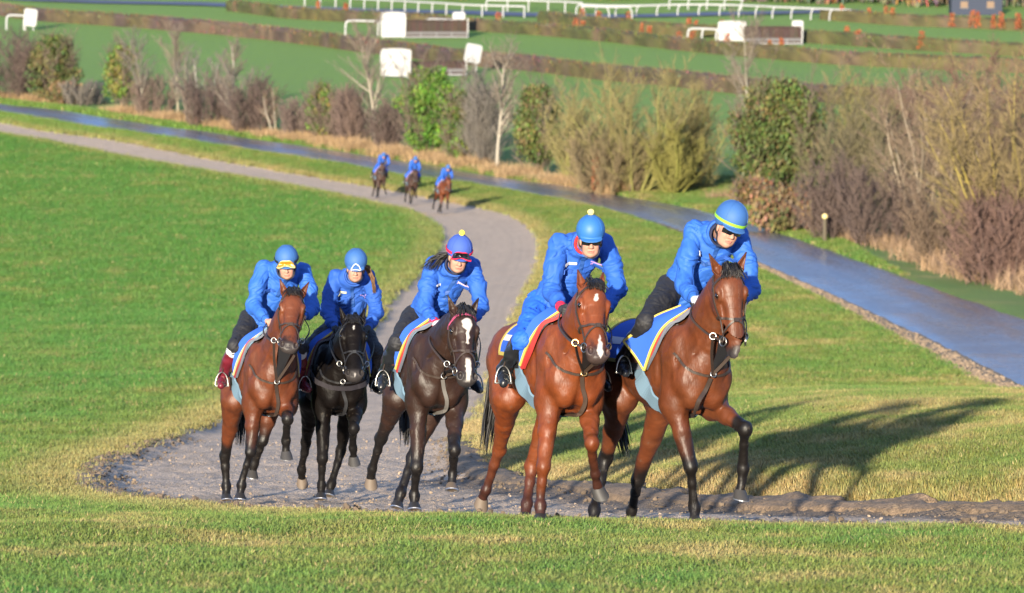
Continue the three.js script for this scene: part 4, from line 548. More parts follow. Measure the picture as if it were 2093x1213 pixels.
wing('large white meshed board behind tallest bare tree', -9.9, 327, 2.55, 2.3, 0.15, 0.05, true, -0.03); wing('white board on a leg, right of largest ivy bush top', -3.5, 331.5, 1.45, 1.6, 1.0, 0.35, false, -0.2); jump('brown-topped jump mostly hidden behind the largest ivy bush', -6.6, 329.5, 5.2, 1.3, 0.05, 503); wing('white board above the leftmost ivy tree, upper left corner', -49.7, 396, 1.3, 1.75, 0.5, 0.15, false, -0.12); wingRail('thin white rail left of the upper-left-corner board', -51.2, 397, 1.9, 1.5, 0.1);
{   // blue lorry-sized shed at the wood's edge
  const x = 51.2, d = 425, t = thing('shed', 'dark blue low shed at the wood edge, top right corner', 'shed', null, [x, land(x, d), -d]), bx = (a, b, c, X, Y, Z) => { const g = new THREE.BoxGeometry(a, b, c); g.translate(X, Y, Z); return g; }; part('wall', bx(5.6, 1.9, 2.6, 0, 0.95, 0), std([0.012, 0.02, 0.045], 0.7), t); part('roof', bx(5.9, 0.15, 2.9, 0, 1.98, 0), std([0.02, 0.024, 0.03], 0.7), t); for (const q of [-1.4, 1.5]) { const wd = part('window', bx(0.8, 0.7, 0.06, q, 1.15, 1.31), std([0.13, 0.075, 0.04], 0.5), t); part('frame', bx(0.95, 0.07, 0.08, q, 0.76, 1.33), std([0.1, 0.1, 0.11], 0.6), wd); }
}
{   // short marker post beside the road
  const x = 13.05, d = 159.6, t = thing('marker_post', 'short dark wooden post with pale round knob beside the road', 'post', null, [x, land(x, d), -d]), p = new THREE.CylinderGeometry(0.075, 0.085, 1.05, 10); p.translate(0, 0.5, 0); part('post', p, std([0.09, 0.075, 0.05], 0.9), t); const k = new THREE.SphereGeometry(0.125, 14, 10); k.translate(0, 1.13, 0); part('knob', k, std([0.62, 0.50, 0.22], 0.5), t);
}
const POSE = {
  h5: {at: [1.188, 28.866], rot: [23, 6.9, 4], poll: [-0.027, 1.906, 1.02], muz: [-0.008, 1.32, 1.15], FR: [[-0.058, 0.497, 0.5], [0.019, 0.185, 0.42], [0.002, 0.046, 0.46]], FL: [[0.246, 0.785, 0.8], [0.314, 0.485, 0.64], [0.301, 0.257, 0.6]], HR: [[-0.104, 0.534, -0.95], [-0.238, 0.137, -0.85], [-0.274, 0.001, -0.8]], HL: [[0.2, 0.368, -1.0], [0.241, 0.125, -1.2], [0.244, -0.007, -1.22]], rider: {helm: [0.304, 2.494, 0.5], chin: [0.226, 2.12, 0.58], SR: [0.137, 2.187, 0.1], SL: [0.519, 2.152, 0.2], ER: [0.0, 1.863, 0.2], EL: [0.535, 1.84, 0.28], WR: [-0.037, 1.747, 0.48], WL: [0.28, 1.726, 0.5], hip: [0.183, 1.843, -0.22], KR: [-0.179, 1.572, 0.2], AR: [-0.219, 1.287, -0.08], TR: [-0.316, 1.201, 0.09]}},
  h4: {at: [0.294, 29.045], rot: [18, 6.9, 3], poll: [-0.057, 1.774, 1.05], muz: [-0.117, 1.278, 1.385], FR: [[-0.248, 0.483, 0.55], [-0.25, 0.192, 0.5], [-0.265, 0.051, 0.55]], FL: [[0.065, 0.664, 0.75], [0.165, 0.431, 0.56], [0.229, 0.274, 0.46]], HR: [[-0.114, 0.595, -0.95], [-0.159, 0.266, -1.15], [-0.175, 0.147, -1.25]], HL: [[0.086, 0.454, -0.75], [0.021, 0.173, -0.65], [-0.017, 0.029, -0.6]], rider: {helm: [0.125, 2.383, 0.5], chin: [0.106, 2.061, 0.58], SR: [-0.012, 2.074, 0.12], SL: [0.419, 2.084, 0.12], ER: [-0.065, 1.803, 0.16], EL: [0.429, 1.837, 0.26], WR: [-0.086, 1.677, 0.46], WL: [0.22, 1.623, 0.48], hip: [0.051, 1.709, -0.22], KR: [-0.269, 1.433, 0.2], AR: [-0.305, 1.204, -0.08], TR: [-0.417, 1.116, 0.09]}},
  h3: {at: [-0.726, 32.475], rot: [11, 6.9, 2], poll: [0.098, 1.672, 1.05], muz: [0.091, 1.129, 1.305], FR: [[-0.178, 0.42, 0.5], [-0.172, 0.173, 0.36], [-0.182, 0.043, 0.4]], FL: [[0.103, 0.571, 0.72], [0.119, 0.374, 0.55], [0.1, 0.215, 0.6]], HR: [[-0.256, 0.635, -0.95], [-0.3, 0.364, -1.15], [-0.3, 0.227, -1.25]], HL: [[-0.021, 0.47, -0.7], [-0.132, 0.175, -0.58], [-0.184, 0.027, -0.54]], rider: {helm: [0.184, 2.376, 0.5], chin: [0.157, 2.051, 0.58], SR: [-0.007, 2.027, 0.12], SL: [0.37, 2.024, 0.15], ER: [-0.077, 1.766, 0.18], EL: [0.395, 1.784, 0.26], WR: [-0.027, 1.63, 0.46], WL: [0.275, 1.655, 0.46], hip: [-0.004, 1.681, -0.22], KR: [-0.241, 1.464, 0.2], AR: [-0.286, 1.206, -0.08], TR: [-0.35, 1.105, 0.09]}},
  h2: {at: [-1.741, 36.999], rot: [8, 6.9, 2], poll: [0.057, 1.715, 1.0], muz: [0.053, 1.213, 1.33], FR: [[-0.159, 0.447, 0.5], [-0.156, 0.187, 0.42], [-0.166, 0.038, 0.46]], FL: [[0.113, 0.747, 0.75], [0.126, 0.547, 0.56], [0.144, 0.405, 0.5]], HR: [[-0.202, 0.573, -0.9], [-0.224, 0.295, -1.1], [-0.208, 0.155, -1.2]], HL: [[0.142, 0.502, -0.8], [0.044, 0.162, -0.72], [0.013, 0.037, -0.68]], rider: {helm: [0.131, 2.467, 0.48], chin: [0.122, 2.145, 0.54], SR: [-0.041, 2.095, 0.12], SL: [0.312, 2.102, 0.12], ER: [-0.114, 1.864, 0.18], EL: [0.363, 1.863, 0.22], WR: [-0.057, 1.701, 0.42], WL: [0.265, 1.707, 0.42], hip: [0.136, 1.746, -0.22], KR: [-0.185, 1.492, 0.2], AR: [-0.212, 1.212, -0.08], TR: [-0.263, 1.13, 0.09]}},
  h1: {at: [-2.411, 36.322], rot: [14, 6.9, 3], poll: [0.093, 1.963, 0.95], muz: [0.004, 1.465, 1.27], FR: [[-0.187, 0.52, 0.45], [-0.241, 0.202, 0.32], [-0.261, 0.05, 0.35]], FL: [[0.097, 0.838, 0.8], [0.126, 0.63, 0.62], [0.133, 0.468, 0.58]], HR: [[-0.199, 0.463, -0.9], [-0.169, 0.161, -0.95], [-0.174, 0.005, -0.9]], HL: [[0.112, 0.613, -0.55], [0.057, 0.385, -0.72], [0.044, 0.251, -0.74]], rider: {helm: [0.1, 2.473, 0.5], chin: [0.098, 2.128, 0.58], SR: [-0.059, 2.164, 0.12], SL: [0.379, 2.148, 0.14], ER: [-0.139, 1.899, 0.18], EL: [0.414, 1.894, 0.26], WR: [-0.054, 1.757, 0.46], WL: [0.293, 1.803, 0.46], hip: [-0.003, 1.769, -0.22], KR: [-0.247, 1.514, 0.2], AR: [-0.286, 1.225, -0.08], TR: [-0.341, 1.149, 0.09]}},
};
// ---------------------------------------------------------------- bridle, saddle and cloths
function tack(o, P, R, C) {
  const { horse, F, H } = o, hf = H.f, tf = F.trunk, lea = C.leather || M.leather;
  const bridle = part('browband', strap([H.at(0.17, -0.115, -0.03), H.at(0.075, -0.105, 0.03), H.at(0.045, -0.05, 0.09), H.at(0.04, 0, 0.1), H.at(0.045, 0.05, 0.09), H.at(0.075, 0.105, 0.03), H.at(0.17, 0.115, -0.03)], 0.022, 0.008, hf, 0.006), C.browband || lea, horse);
  part('headpiece', strap([H.at(0.1, -0.12, -0.01), H.at(-0.03, -0.09, -0.05), H.at(-0.07, 0, -0.07), H.at(-0.03, 0.09, -0.05), H.at(0.1, 0.12, -0.01)], 0.024, 0.008, F.f, 0.006), lea, horse);
  for (const s of [-1, 1]) part('cheekpiece', strap([H.at(0.07, s * 0.11, 0.0), H.at(0.3, s * 0.14, -0.01), H.at(0.55, s * 0.1, -0.015), H.at(0.80, s * 0.085, -0.02)], 0.016, 0.007, hf, 0.005), lea, horse);
  part('noseband', strap([H.at(0.50, -0.08, -0.10), H.at(0.51, -0.11, -0.03), H.at(0.55, -0.085, 0.05), H.at(0.585, 0, 0.1), H.at(0.55, 0.085, 0.05), H.at(0.51, 0.11, -0.03), H.at(0.50, 0.08, -0.10)], 0.017, 0.007, hf, 0.006), lea, horse);
  part('noseband', strap([H.at(0.80, -0.05, -0.09), H.at(0.76, -0.09, -0.02), H.at(0.665, -0.07, 0.06), H.at(0.60, 0, 0.1), H.at(0.665, 0.07, 0.06), H.at(0.76, 0.09, -0.02), H.at(0.80, 0.05, -0.09)], 0.014, 0.006, hf, 0.008), lea, horse);
  { const b = new THREE.BoxGeometry(0.034, 0.03, 0.014); b.rotateX(-0.35); const p = settle(hf, H.at(0.592, 0, 0.1), 0.012); b.translate(...p); part('buckle', b, lea, horse); }
  const hands = [R.WR, R.WL];
  [-1, 1].forEach((s, i) => {
    const bp = H.at(0.815, s * 0.086, -0.02), ring = new THREE.TorusGeometry(0.034, 0.0052, 8, 22); ring.rotateY(Math.PI / 2 - s * 0.35); ring.translate(...bp); part('bit_ring', ring, M.steel, horse);
    const hp = hands[i], mid = A(bp, hp, 0.42); mid[0] += s * 0.05; mid[1] -= 0.06; const mm = A(bp, hp, 0.72); mm[0] += s * 0.07; mm[1] -= 0.045; const q1 = settle(F.f, mid, Math.max(0.02, F.f(...mid))), q2 = settle(F.f, mm, Math.max(0.02, F.f(...mm)));
    part('rein', strap([bp, q1, q2, hp], 0.017, 0.007, null, 0, { up: [s, 0.2, 0.3], n: 26 }), lea, horse);
    // martingale strap from the breast ring up to a ring on the rein
    const rr = A(bp, q1, 0.55), br = settle(F.body, [0, 1.17, 0.78], 0.014), ring2 = new THREE.TorusGeometry(0.024, 0.006, 8, 18); ring2.rotateY(0.5 * s); ring2.translate(...rr); part('martingale_ring', ring2, C.ring || M.steel, horse);
    if (C.bib !== false) { const m2 = A(rr, br, 0.5); m2[0] += s * 0.01; const q = settle(F.f, m2, Math.max(0.012, F.f(...m2))); part('martingale_strap', strap([rr, q, br], 0.024, 0.007, null, 0, { up: [0, 0.25, 1], n: 16 }), lea, horse); }
  });
  const br = settle(F.body, [0, 1.17, 0.78], 0.014);
  if (C.bib) { const bl = A(H.at(0.815, -0.07, -0.05), R.WR, 0.16), brr = A(H.at(0.815, 0.07, -0.05), R.WL, 0.16); part('martingale_bib', cloth([[[bl[0], bl[1], bl[2]], A(bl, brr, 0.5), brr], [A(bl, br, 0.45), A(A(bl, brr, 0.5), br, 0.45), A(brr, br, 0.45)], [[br[0] - 0.02, br[1] + 0.03, br[2]], [br[0], br[1] + 0.02, br[2] + 0.004], [br[0] + 0.02, br[1] + 0.03, br[2]]]], 0.008, 4), M.black, horse); }
  // neck strap round the base of the neck, breast strap down between the forelegs to the girth
  const nk = []; for (let i = 0; i <= 16; i++) { const a = i / 16 * Math.PI * 2, cz = lerp(0.76, 0.30, (1 + Math.cos(a)) / 2), cy = lerp(1.15, 1.60, (1 + Math.cos(a)) / 2); nk.push([Math.sin(a) * 0.21, cy - 0.05 * Math.sin(a) ** 2, cz + 0.02]); }
  part('neck_strap', strap(nk.slice(1, 16), 0.019, 0.008, F.body, 0.006, { n: 60 }), lea, horse);
  { const t = new THREE.TorusGeometry(0.022, 0.006, 8, 18); t.rotateX(-0.2); t.translate(br[0], br[1], br[2] + 0.006); part('breast_ring', t, C.ring || M.steel, horse); }
  const dl = C.droop || 0.03; part('breast_strap', strap([[0, 1.15, 0.72], [dl * 0.3, 1.05, 0.72], [dl, 0.96, 0.66 + Math.abs(dl)], [dl, 0.885, 0.56 + Math.abs(dl)], [0, 0.855, 0.35], [0, 0.86, 0.2]].map((p, i) => settle(F.body, p, i > 1 && i < 4 ? 0.012 + Math.abs(dl) * 0.35 : 0.010)), 0.032, 0.009, null, 0, { up: [0, 0.2, 1], n: 40 }), C.breast || lea, horse);
  // girth with its soft sleeve
  const gz = 0.10; part('girth', strap([[-0.35, 1.26, gz - 0.06], [-0.34, 1.12, gz], [-0.30, 0.98, gz + 0.06], [-0.2, 0.86, gz + 0.1], [0, 0.82, gz + 0.11], [0.2, 0.86, gz + 0.1], [0.30, 0.98, gz + 0.06], [0.34, 1.12, gz], [0.35, 1.26, gz - 0.06]], C.girthWide || 0.15, 0.016, F.body, 0.012, { n: 60 }), C.girth || M.clothPale, horse);
  // pad under the saddle: grid over the back, front edge sloping
  const padGrid = (z0t, z0b, z1t, z1b, yb, off, n = 9, c = 5) => { const g = []; for (let i = 0; i < n; i++) { const a = lerp(-1, 1, i / (n - 1)), row = [], k = Math.abs(a); for (let j = 0; j < c; j++) { const z = lerp(lerp(z0t, z0b, k), lerp(z1t, z1b, k), j / (c - 1)), an = a * 1.75, p = [Math.sin(an) * 0.5, lerp(1.75, yb, k), z]; row.push(settle(tf, [Math.sign(a) * Math.min(0.42, Math.abs(Math.sin(an)) * 0.42 + 0.02 * k), lerp(1.72, yb, k * k * 0.35 + k * 0.65), z], off)); } g.push(row); } return g; };
  const pg = padGrid(0.47, 0.20, -0.30, -0.30, 1.22, 0.016), pad = part('saddle_pad', cloth(pg, 0.018), C.pad || M.padGrey, horse);
  part('pad_piping', strap(pg.map(r => add(A(r[0], r[1], 0.16), { x: 0, y: 0, z: 0 })), 0.032, 0.012, tf, 0.036, { n: 50 }), C.piping || M.padRed, pad);
  part('pad_edge', strap(pg.map(r => r[0]), 0.014, 0.02, tf, 0.022, { n: 50 }), C.padEdge || M.padGrey, pad);
  const sg = padGrid(0.33, 0.10, -0.22, -0.12, 1.28, 0.045); part('saddle', cloth(sg, 0.035), M.saddle, horse);
  // quarter sheet over the loins
  const qs = padGrid(-0.12, -0.2, C.sheetBack || -0.46, C.sheetBack || -0.44, C.sheetLow || 1.36, 0.020), sheet = part('quarter_sheet', cloth(qs, 0.008), M.clothBlue, horse);
  part('sheet_trim', strap(qs.map(r => r[4]), 0.03, 0.012, tf, 0.022, { n: 50 }), M.trim, sheet);
  for (const s of [0, 8]) part('sheet_trim', strap(qs[s], 0.028, 0.012, tf, 0.024, { n: 20 }), M.trim, sheet);
  // white lettered panel on the sheet: raised bars and strokes
  for (const sd of [1, 7]) { const a = qs[sd], up = qs[sd === 1 ? 2 : 6]; const pan = [0.35, 0.65, 0.95].map(v => [1.5, 2.2, 2.9, 3.6].map(u => { const j = Math.floor(u), f = u - j; return settle(tf, A(A(a[j], a[j + 1], f), A(up[j], up[j + 1], f), v), 0.028); })); part('lettered_panel', cloth(pan, 0.004), M.white, sheet); }
  // front flaps of the sheet, one each side, edged in yellow
  const flaps = C.flap || [[[-0.07, 1.665, 0.42], [-0.08, 1.69, 0.36], [-0.08, 1.71, 0.30]], [[-0.21, 1.53, 0.34], [-0.235, 1.555, 0.31], [-0.255, 1.59, 0.28]], [[-0.285, 1.39, 0.25], [-0.30, 1.42, 0.245], [-0.315, 1.46, 0.24]], [[-0.315, 1.24, 0.17], [-0.325, 1.29, 0.18], [-0.33, 1.34, 0.19]]];
  for (const s of [-1, 1]) { const g = flaps.map(row => row.map((p, j) => { const q = [p[0] * -s, p[1], p[2]], d = tf(...q); return d < 0.034 ? settle(tf, q, 0.036 + 0.008 * j) : q; })); const fl = part('sheet_flap', cloth(g, 0.009, 5), M.clothBlue, horse); part('sheet_trim', strap(g.map(r => r[0]), 0.02, 0.016, null, 0, { up: [-s * -0.7, 0.3, 0.7], n: 30 }), C.trimMat || M.trim, fl); if (C.flap) { part('sheet_trim', strap(g.map(r => r[2]), 0.02, 0.016, null, 0, { up: [s * 0.5, 0.4, 0.7], n: 30 }), M.trim, fl); part('sheet_trim', strap(g[g.length - 1], 0.02, 0.016, null, 0, { up: [s * 0.5, 0.4, 0.7], n: 20 }), M.trim, fl); } }
  if (C.breastGirth) part('breast_girth', strap([[-0.36, 1.40, 0.12], [-0.32, 1.30, 0.34], [-0.25, 1.20, 0.56], [-0.12, 1.13, 0.70], [0, 1.11, 0.74], [0.12, 1.13, 0.70], [0.25, 1.20, 0.56], [0.32, 1.30, 0.34], [0.36, 1.40, 0.12]], 0.045, 0.012, F.body, 0.02, { n: 60 }), C.breastGirth, horse);
  // stirrups
  for (const s of [-1, 1]) { const an = s < 0 ? R.AR : R.AL, to = s < 0 ? R.TR : R.TL, c = A(an, to, 0.6), pts = []; c[1] -= 0.045; for (let i = 0; i <= 12; i++) { const a = i / 12 * Math.PI; pts.push([c[0] + Math.cos(a) * 0.062, c[1] + Math.sin(a) * 0.13, c[2]]); } const st = part('stirrup', mergeGeometries([tube(pts, 0.007, 6), (() => { const b = new THREE.BoxGeometry(0.13, 0.012, 0.04); b.translate(...c); return b; })()].map(g => g.toNonIndexed())), M.steel, horse); part('stirrup_leather', strap([[c[0], c[1] + 0.13, c[2]], [c[0] - s * 0.04, c[1] + 0.3, c[2] + 0.06], [s * 0.2, 1.56, 0.1]], 0.026, 0.007, null, 0, { up: [s, 0.2, 0], n: 14 }), M.leather, horse); }
}

// ---------------------------------------------------------------- riders
const RM = {
  seam: std([0.011, 0.06, 0.24], 0.65),
  skin: phys([1, 1, 1], 0.55, { vertexColors: true, specularIntensity: 0.4 }), jacket: std([0.015, 0.088, 0.40], 0.74), jacketB: std([0.014, 0.076, 0.35], 0.76), jacketL: std([0.018, 0.10, 0.42], 0.72), helmet: std([0.030, 0.105, 0.30], 0.68), helmetB: std([0.024, 0.125, 0.36], 0.55), helmetC: std([0.038, 0.085, 0.36], 0.8), trousers: std([0.012, 0.012, 0.015], 0.7), bluePants: std([0.012, 0.10, 0.58], 0.7), boot: phys([0.012, 0.013, 0.016], 0.32, {}), bootRed: phys([0.115, 0.009, 0.018], 0.4, {}), glove: std([0.5, 0.5, 0.52], 0.7), gloveB: std([0.02, 0.02, 0.022], 0.7), cuffRed: std([0.62, 0.01, 0.05], 0.8), scarfRed: std([0.62, 0.02, 0.02], 0.85), navy: std([0.012, 0.016, 0.05], 0.8), darkLens: phys([0.006, 0.006, 0.008], 0.06, { clearcoat: 1, clearcoatRoughness: 0.03 }), amber: phys([0.50, 0.24, 0.02], 0.12, { metalness: 0.35, clearcoat: 1 }), pom: std([0.60, 0.50, 0.20], 0.95), pomY: std([0.72, 0.60, 0.07], 0.95), neon: std([0.24, 0.55, 0.03], 0.7), hairBlack: std([0.012, 0.010, 0.010], 0.5), hairBrown: std([0.16, 0.085, 0.04], 0.6), olive: std([0.22, 0.2, 0.07], 0.85),
};
function makeRider(P, R, C, cell = 0.0142) {
  const person = thing('person', C.label, 'person', C.group || 'riders on the front horses'), r = rng(C.seed), th = P.rot[0] * Math.PI / 180;
  // head frame
  const yaw = (C.yaw || 0) - th, S = (C.headScale || 1) * 0.97, chin = v3(R.chin), top = v3(R.helm), U0 = top.clone().sub(chin).normalize();
  let Fw = new THREE.Vector3(Math.sin(yaw), -(C.nod ?? 0.28), Math.cos(yaw)).normalize(); const U = U0.clone().addScaledVector(Fw, -U0.dot(Fw)).normalize(), Lt = new THREE.Vector3().crossVectors(U, Fw).normalize(), ax = [Lt, U, Fw];
  const org = top.clone().addScaledVector(U, -0.325 * S), at = (l, u, f) => { const q = org.clone().addScaledVector(Lt, l * S).addScaledVector(U, u * S).addScaledVector(Fw, f * S); return [q.x, q.y, q.z]; }, sc = a => a.map(q => q * S);
  const B = (l, u, f, rr) => ball(at(l, u, f), sc(rr), ax), hl = [], hs = [];
  hl.push([B(0, 0.16, -0.02, [0.073, 0.10, 0.096]), 0.03], [B(0, 0.08, 0.012, [0.055, 0.085, 0.068]), 0.03], [B(0, 0.022, 0.05, [0.028, 0.022, 0.024]), 0.03]);
  for (const s of [-1, 1]) { hl.push([B(s * 0.036, 0.080, 0.045, [0.024, 0.03, 0.028]), 0.03], [B(s * 0.012, 0.082, 0.086, [0.010, 0.009, 0.012]), 0.008], [B(s * 0.077, 0.108, -0.01, [0.010, 0.032, 0.019]), 0.008], [B(s * 0.036, 0.040, 0.015, [0.022, 0.028, 0.04]), 0.03]); hs.push([B(s * 0.031, 0.120, 0.096, [0.020, 0.013, 0.016]), 0.012]); }
  hl.push([cone(at(0, 0.130, 0.076), 0.009 * S, at(0, 0.088, 0.100), 0.0145 * S), 0.014], [B(0, 0.137, 0.066, [0.056, 0.013, 0.02]), 0.016], [B(0, 0.054, 0.077, [0.024, 0.0065, 0.010]), 0.008], [B(0, 0.043, 0.074, [0.021, 0.0075, 0.010]), 0.008]);
  hs.push([B(0, 0.0485, 0.090, [0.022, 0.0016, 0.013]), 0.003]);
  const eyes = [-1, 1].map(s => B(s * 0.031, 0.118, 0.0705, [0.0135, 0.0125, 0.0135]));
  const sh = A(R.SR, R.SL, 0.5), neckB = [lerp(sh[0], org.x, 0.45), sh[1] - 0.005, sh[2] + 0.13], chest = [sh[0], sh[1] - 0.05, sh[2] - 0.02];
  const neckF = cone(at(0, 0.06, -0.035), 0.056 * S, neckB, 0.062);
  const headF = (x, y, z) => { let d = hl[0][0](x, y, z); for (let i = 1; i < hl.length; i++) d = smin(d, hl[i][0](x, y, z), hl[i][1]); for (const [g, k] of hs) d = smax(d, -g(x, y, z), k); for (const e of eyes) d = Math.min(d, e(x, y, z)); return smin(d, neckF(x, y, z), 0.03); };
  const KL = [Math.max(0.26, -R.KR[0] + (R.hip[0]) * 0.4), R.KR[1], R.KR[2]], hipR = [R.hip[0] - 0.095, R.hip[1], R.hip[2]], hipL = [R.hip[0] + 0.095, R.hip[1], R.hip[2]];
  const limbs = { R: { S: R.SR, E: R.ER, W: R.WR, H: hipR, K: R.KR, An: R.AR, T: R.TR }, L: { S: R.SL, E: R.EL, W: R.WL, H: hipL, K: KL, An: R.AL, T: R.TL } };
  // hand: palm, four curled fingers, thumb along the top, closed on the rein
  const handF = (lm, s) => {
    const f = v3(lm.W).sub(v3(lm.E)).normalize(), dn = new THREE.Vector3(0, -1, 0).addScaledVector(f, f.y).normalize(), inn = new THREE.Vector3().crossVectors(f, dn).normalize(); if (inn.x * s > 0) inn.negate();
    const h = (a, b, c) => { const q = v3(lm.W).addScaledVector(f, a).addScaledVector(dn, b).addScaledVector(inn, c); return [q.x, q.y, q.z]; }, ps = [cone(lm.W, 0.028, h(0.03, 0, 0), 0.03), ball(h(0.058, 0.002, 0.004), [0.040, 0.036, 0.021], [f, dn, inn])];
    const ln = [0.036, 0.041, 0.039, 0.031]; for (let i = 0; i < 4; i++) { const b = -0.027 + i * 0.0185, k = h(0.090, b, -0.006), m = h(0.104 + (i === 1 ? 0.004 : 0), b + 0.003, 0.022), t = h(0.104 - ln[i], b + 0.006, 0.033), e = h(0.092 - ln[i] * 0.9, b + 0.006, 0.024); ps.push(cone(k, 0.0108, m, 0.0098), cone(m, 0.0098, t, 0.009), cone(t, 0.009, e, 0.008)); }
    ps.push(cone(h(0.03, -0.026, 0.01), 0.0125, h(0.066, -0.044, 0.018), 0.0108), cone(h(0.066, -0.044, 0.018), 0.0108, h(0.094, -0.040, 0.024), 0.009)); return { f: blend(ps, 0.008), c: h(0.06, 0, 0.01) };
  };
  const hands = { R: handF(limbs.R, -1), L: handF(limbs.L, 1) };
  const core = [cone(R.hip, 0.105, chest, 0.11), cone(chest, 0.11, neckB, 0.06), cone(A(R.SR, chest, 0.3), 0.03, chest, 0.07), cone(A(R.SL, chest, 0.3), 0.03, chest, 0.07)];
  for (const l of Object.values(limbs)) core.push(cone(A(l.S, chest, 0.3), 0.03, A(l.S, l.E, 0.4), 0.034), cone(A(l.S, l.E, 0.4), 0.034, l.E, 0.032), cone(l.E, 0.032, l.W, 0.026), cone(R.hip, 0.09, l.H, 0.085), cone(l.H, 0.075, l.K, 0.052), cone(l.K, 0.048, l.An, 0.026), cone(l.An, 0.022, A(l.An, l.T, 0.6), 0.014));
  const coreF = blend(core, 0.03);
  const skinC = C.skin || [0.40, 0.225, 0.165];
  const faceC = (x, y, z) => {
    const px = x - org.x, py = y - org.y, pz = z - org.z, l = (px * Lt.x + py * Lt.y + pz * Lt.z) / S, u = (px * U.x + py * U.y + pz * U.z) / S, f = (px * Fw.x + py * Fw.y + pz * Fw.z) / S; let c = skinC.map(q => q * (1 + 0.12 * nz(x * 40, y * 40, z * 40)));
    if (Math.hypot(l, u) > 0.4) return c; if (u > 0.15) return [0.05, 0.03, 0.02];
    const bl = Math.hypot(Math.abs(l) - 0.04, u - 0.078); c = mix3(c, [0.42, 0.15, 0.11], 0.4 * (1 - ss(0.01, 0.032, bl)) * (f > 0.03 ? 1 : 0)); if (Math.abs(l) < 0.026 && u > 0.035 && u < 0.06 && f > 0.07) c = mix3(c, [0.45, 0.13, 0.11], 0.75 * (1 - ss(0.005, 0.012, Math.abs(u - 0.048))));
    if (f > 0.06) { const e = Math.hypot((Math.abs(l) - 0.031), (u - 0.118)); if (e < 0.016 && Math.abs(u - 0.118) < 0.0085) c = e < 0.0075 ? [0.02, 0.016, 0.013] : [0.55, 0.5, 0.47]; if (Math.abs(u - 0.136 + 0.12 * Math.abs(Math.abs(l) - 0.03)) < 0.0045 && Math.abs(l) > 0.012 && Math.abs(l) < 0.054) c = [0.06, 0.035, 0.02]; } return c;
  };
  const allPts = [R.hip, chest, neckB, ...Object.values(limbs).flatMap(l => [l.S, l.E, l.W, l.H, l.K, l.An, l.T])], geos = [];
  { const [lo, hi] = boundsOf(allPts, 0.13); geos.push(skin(coreF, lo, hi, cell * 2.2, () => skinC)); }
  { const [lo, hi] = boundsOf([at(-0.09, -0.02, -0.12), at(0.09, 0.27, 0.12), at(0.09, -0.02, 0.12), at(-0.09, 0.27, -0.12), neckB], 0.05); geos.push(skin(headF, lo, hi, cell * 0.36 * S, faceC)); }
  for (const k of ['R', 'L']) { const c = hands[k].c, lo = c.map(q => q - 0.11), hi = c.map(q => q + 0.11); geos.push(skin(hands[k].f, lo, hi, cell * 0.36, () => skinC)); }
  part('body', mergeGeometries(geos), RM.skin, person);
  if (C.glove) for (const k of ['R', 'L']) { const c = hands[k].c, g = (x, y, z) => hands[k].f(x, y, z) - 0.0035; part('glove', skin(g, c.map(q => q - 0.12), c.map(q => q + 0.12), cell * 0.42), C.glove, person); }
  // jacket: padded torso and sleeves with folds
  const lat = v3(R.SL).sub(v3(R.SR)).normalize(), bulk = C.bulk || 1, hem = A(R.hip, chest, -0.12);
  const tor = loft([{ c: hem, w: 0.165 * bulk, h: 0.150 }, { c: A(R.hip, chest, 0.25), w: 0.165 * bulk, h: 0.15 }, { c: A(R.hip, chest, 0.62), w: 0.172 * bulk, h: 0.150 }, { c: chest, w: 0.178 * bulk, h: 0.145 }, { c: A(chest, neckB, 0.7), w: 0.145, h: 0.112 }, { c: [neckB[0], neckB[1] + 0.01, neckB[2] + 0.005], w: 0.088, h: 0.09 }], lat);
  const sl = Object.values(limbs).map(l => { const w = A(l.E, l.W, 0.93); return blend([cone(A(l.S, chest, 0.16), 0.088, A(l.S, l.E, 0.5), 0.076), cone(A(l.S, l.E, 0.5), 0.076, l.E, 0.069), cone(l.E, 0.069, A(l.E, w, 0.6), 0.058), cone(A(l.E, w, 0.6), 0.058, w, 0.041)], 0.05); });
  const fold = (x, y, z) => { const q = C.seed * 3.1, w = 1.6 * nz(x * 4 + q, y * 4, z * 4), a = Math.abs(nz(x * 5.5 + q, y * 13 + w, z * 5.5)) - 0.2, b = Math.abs(nz(x * 11 + q, y * 8 + w, z * 11)) - 0.2, c = nz(x * 24, y * 30 + q, z * 24); const e = 1 - Math.abs(nz(x * 9 + q, y * 15 + w * 1.5, z * 9)) * 2; const e2 = 1 - Math.abs(nz(x * 6 + q, y * 21 + w * 2.2, z * 6 + 3)) * 2; return 0.008 * a + 0.009 * b + 0.012 * Math.max(0, e - 0.3) + 0.010 * Math.max(0, e2 - 0.45) + 0.0025 * c; };
  const torC = hem, jd = v3(chest).sub(v3(R.hip)).normalize();
  const jf = (x, y, z) => { let d = tor(x, y, z); const hm = (x - torC[0]) * jd.x + (y - torC[1]) * jd.y + (z - torC[2]) * jd.z; d = smax(d, -hm - 0.05, 0.02); d = smin(d, Math.min(sl[0](x, y, z), sl[1](x, y, z)), 0.018); if (d < 0.05 && d > -0.05) d += fold(x, y, z); return d; };
  { const [lo, hi] = boundsOf([hem, chest, neckB, R.SR, R.SL, R.ER, R.EL, R.WR, R.WL], 0.21); part('jacket', skin(jf, lo, hi, cell > 0.02 ? cell : cell * 0.8), C.jacket || RM.jacket, person); }
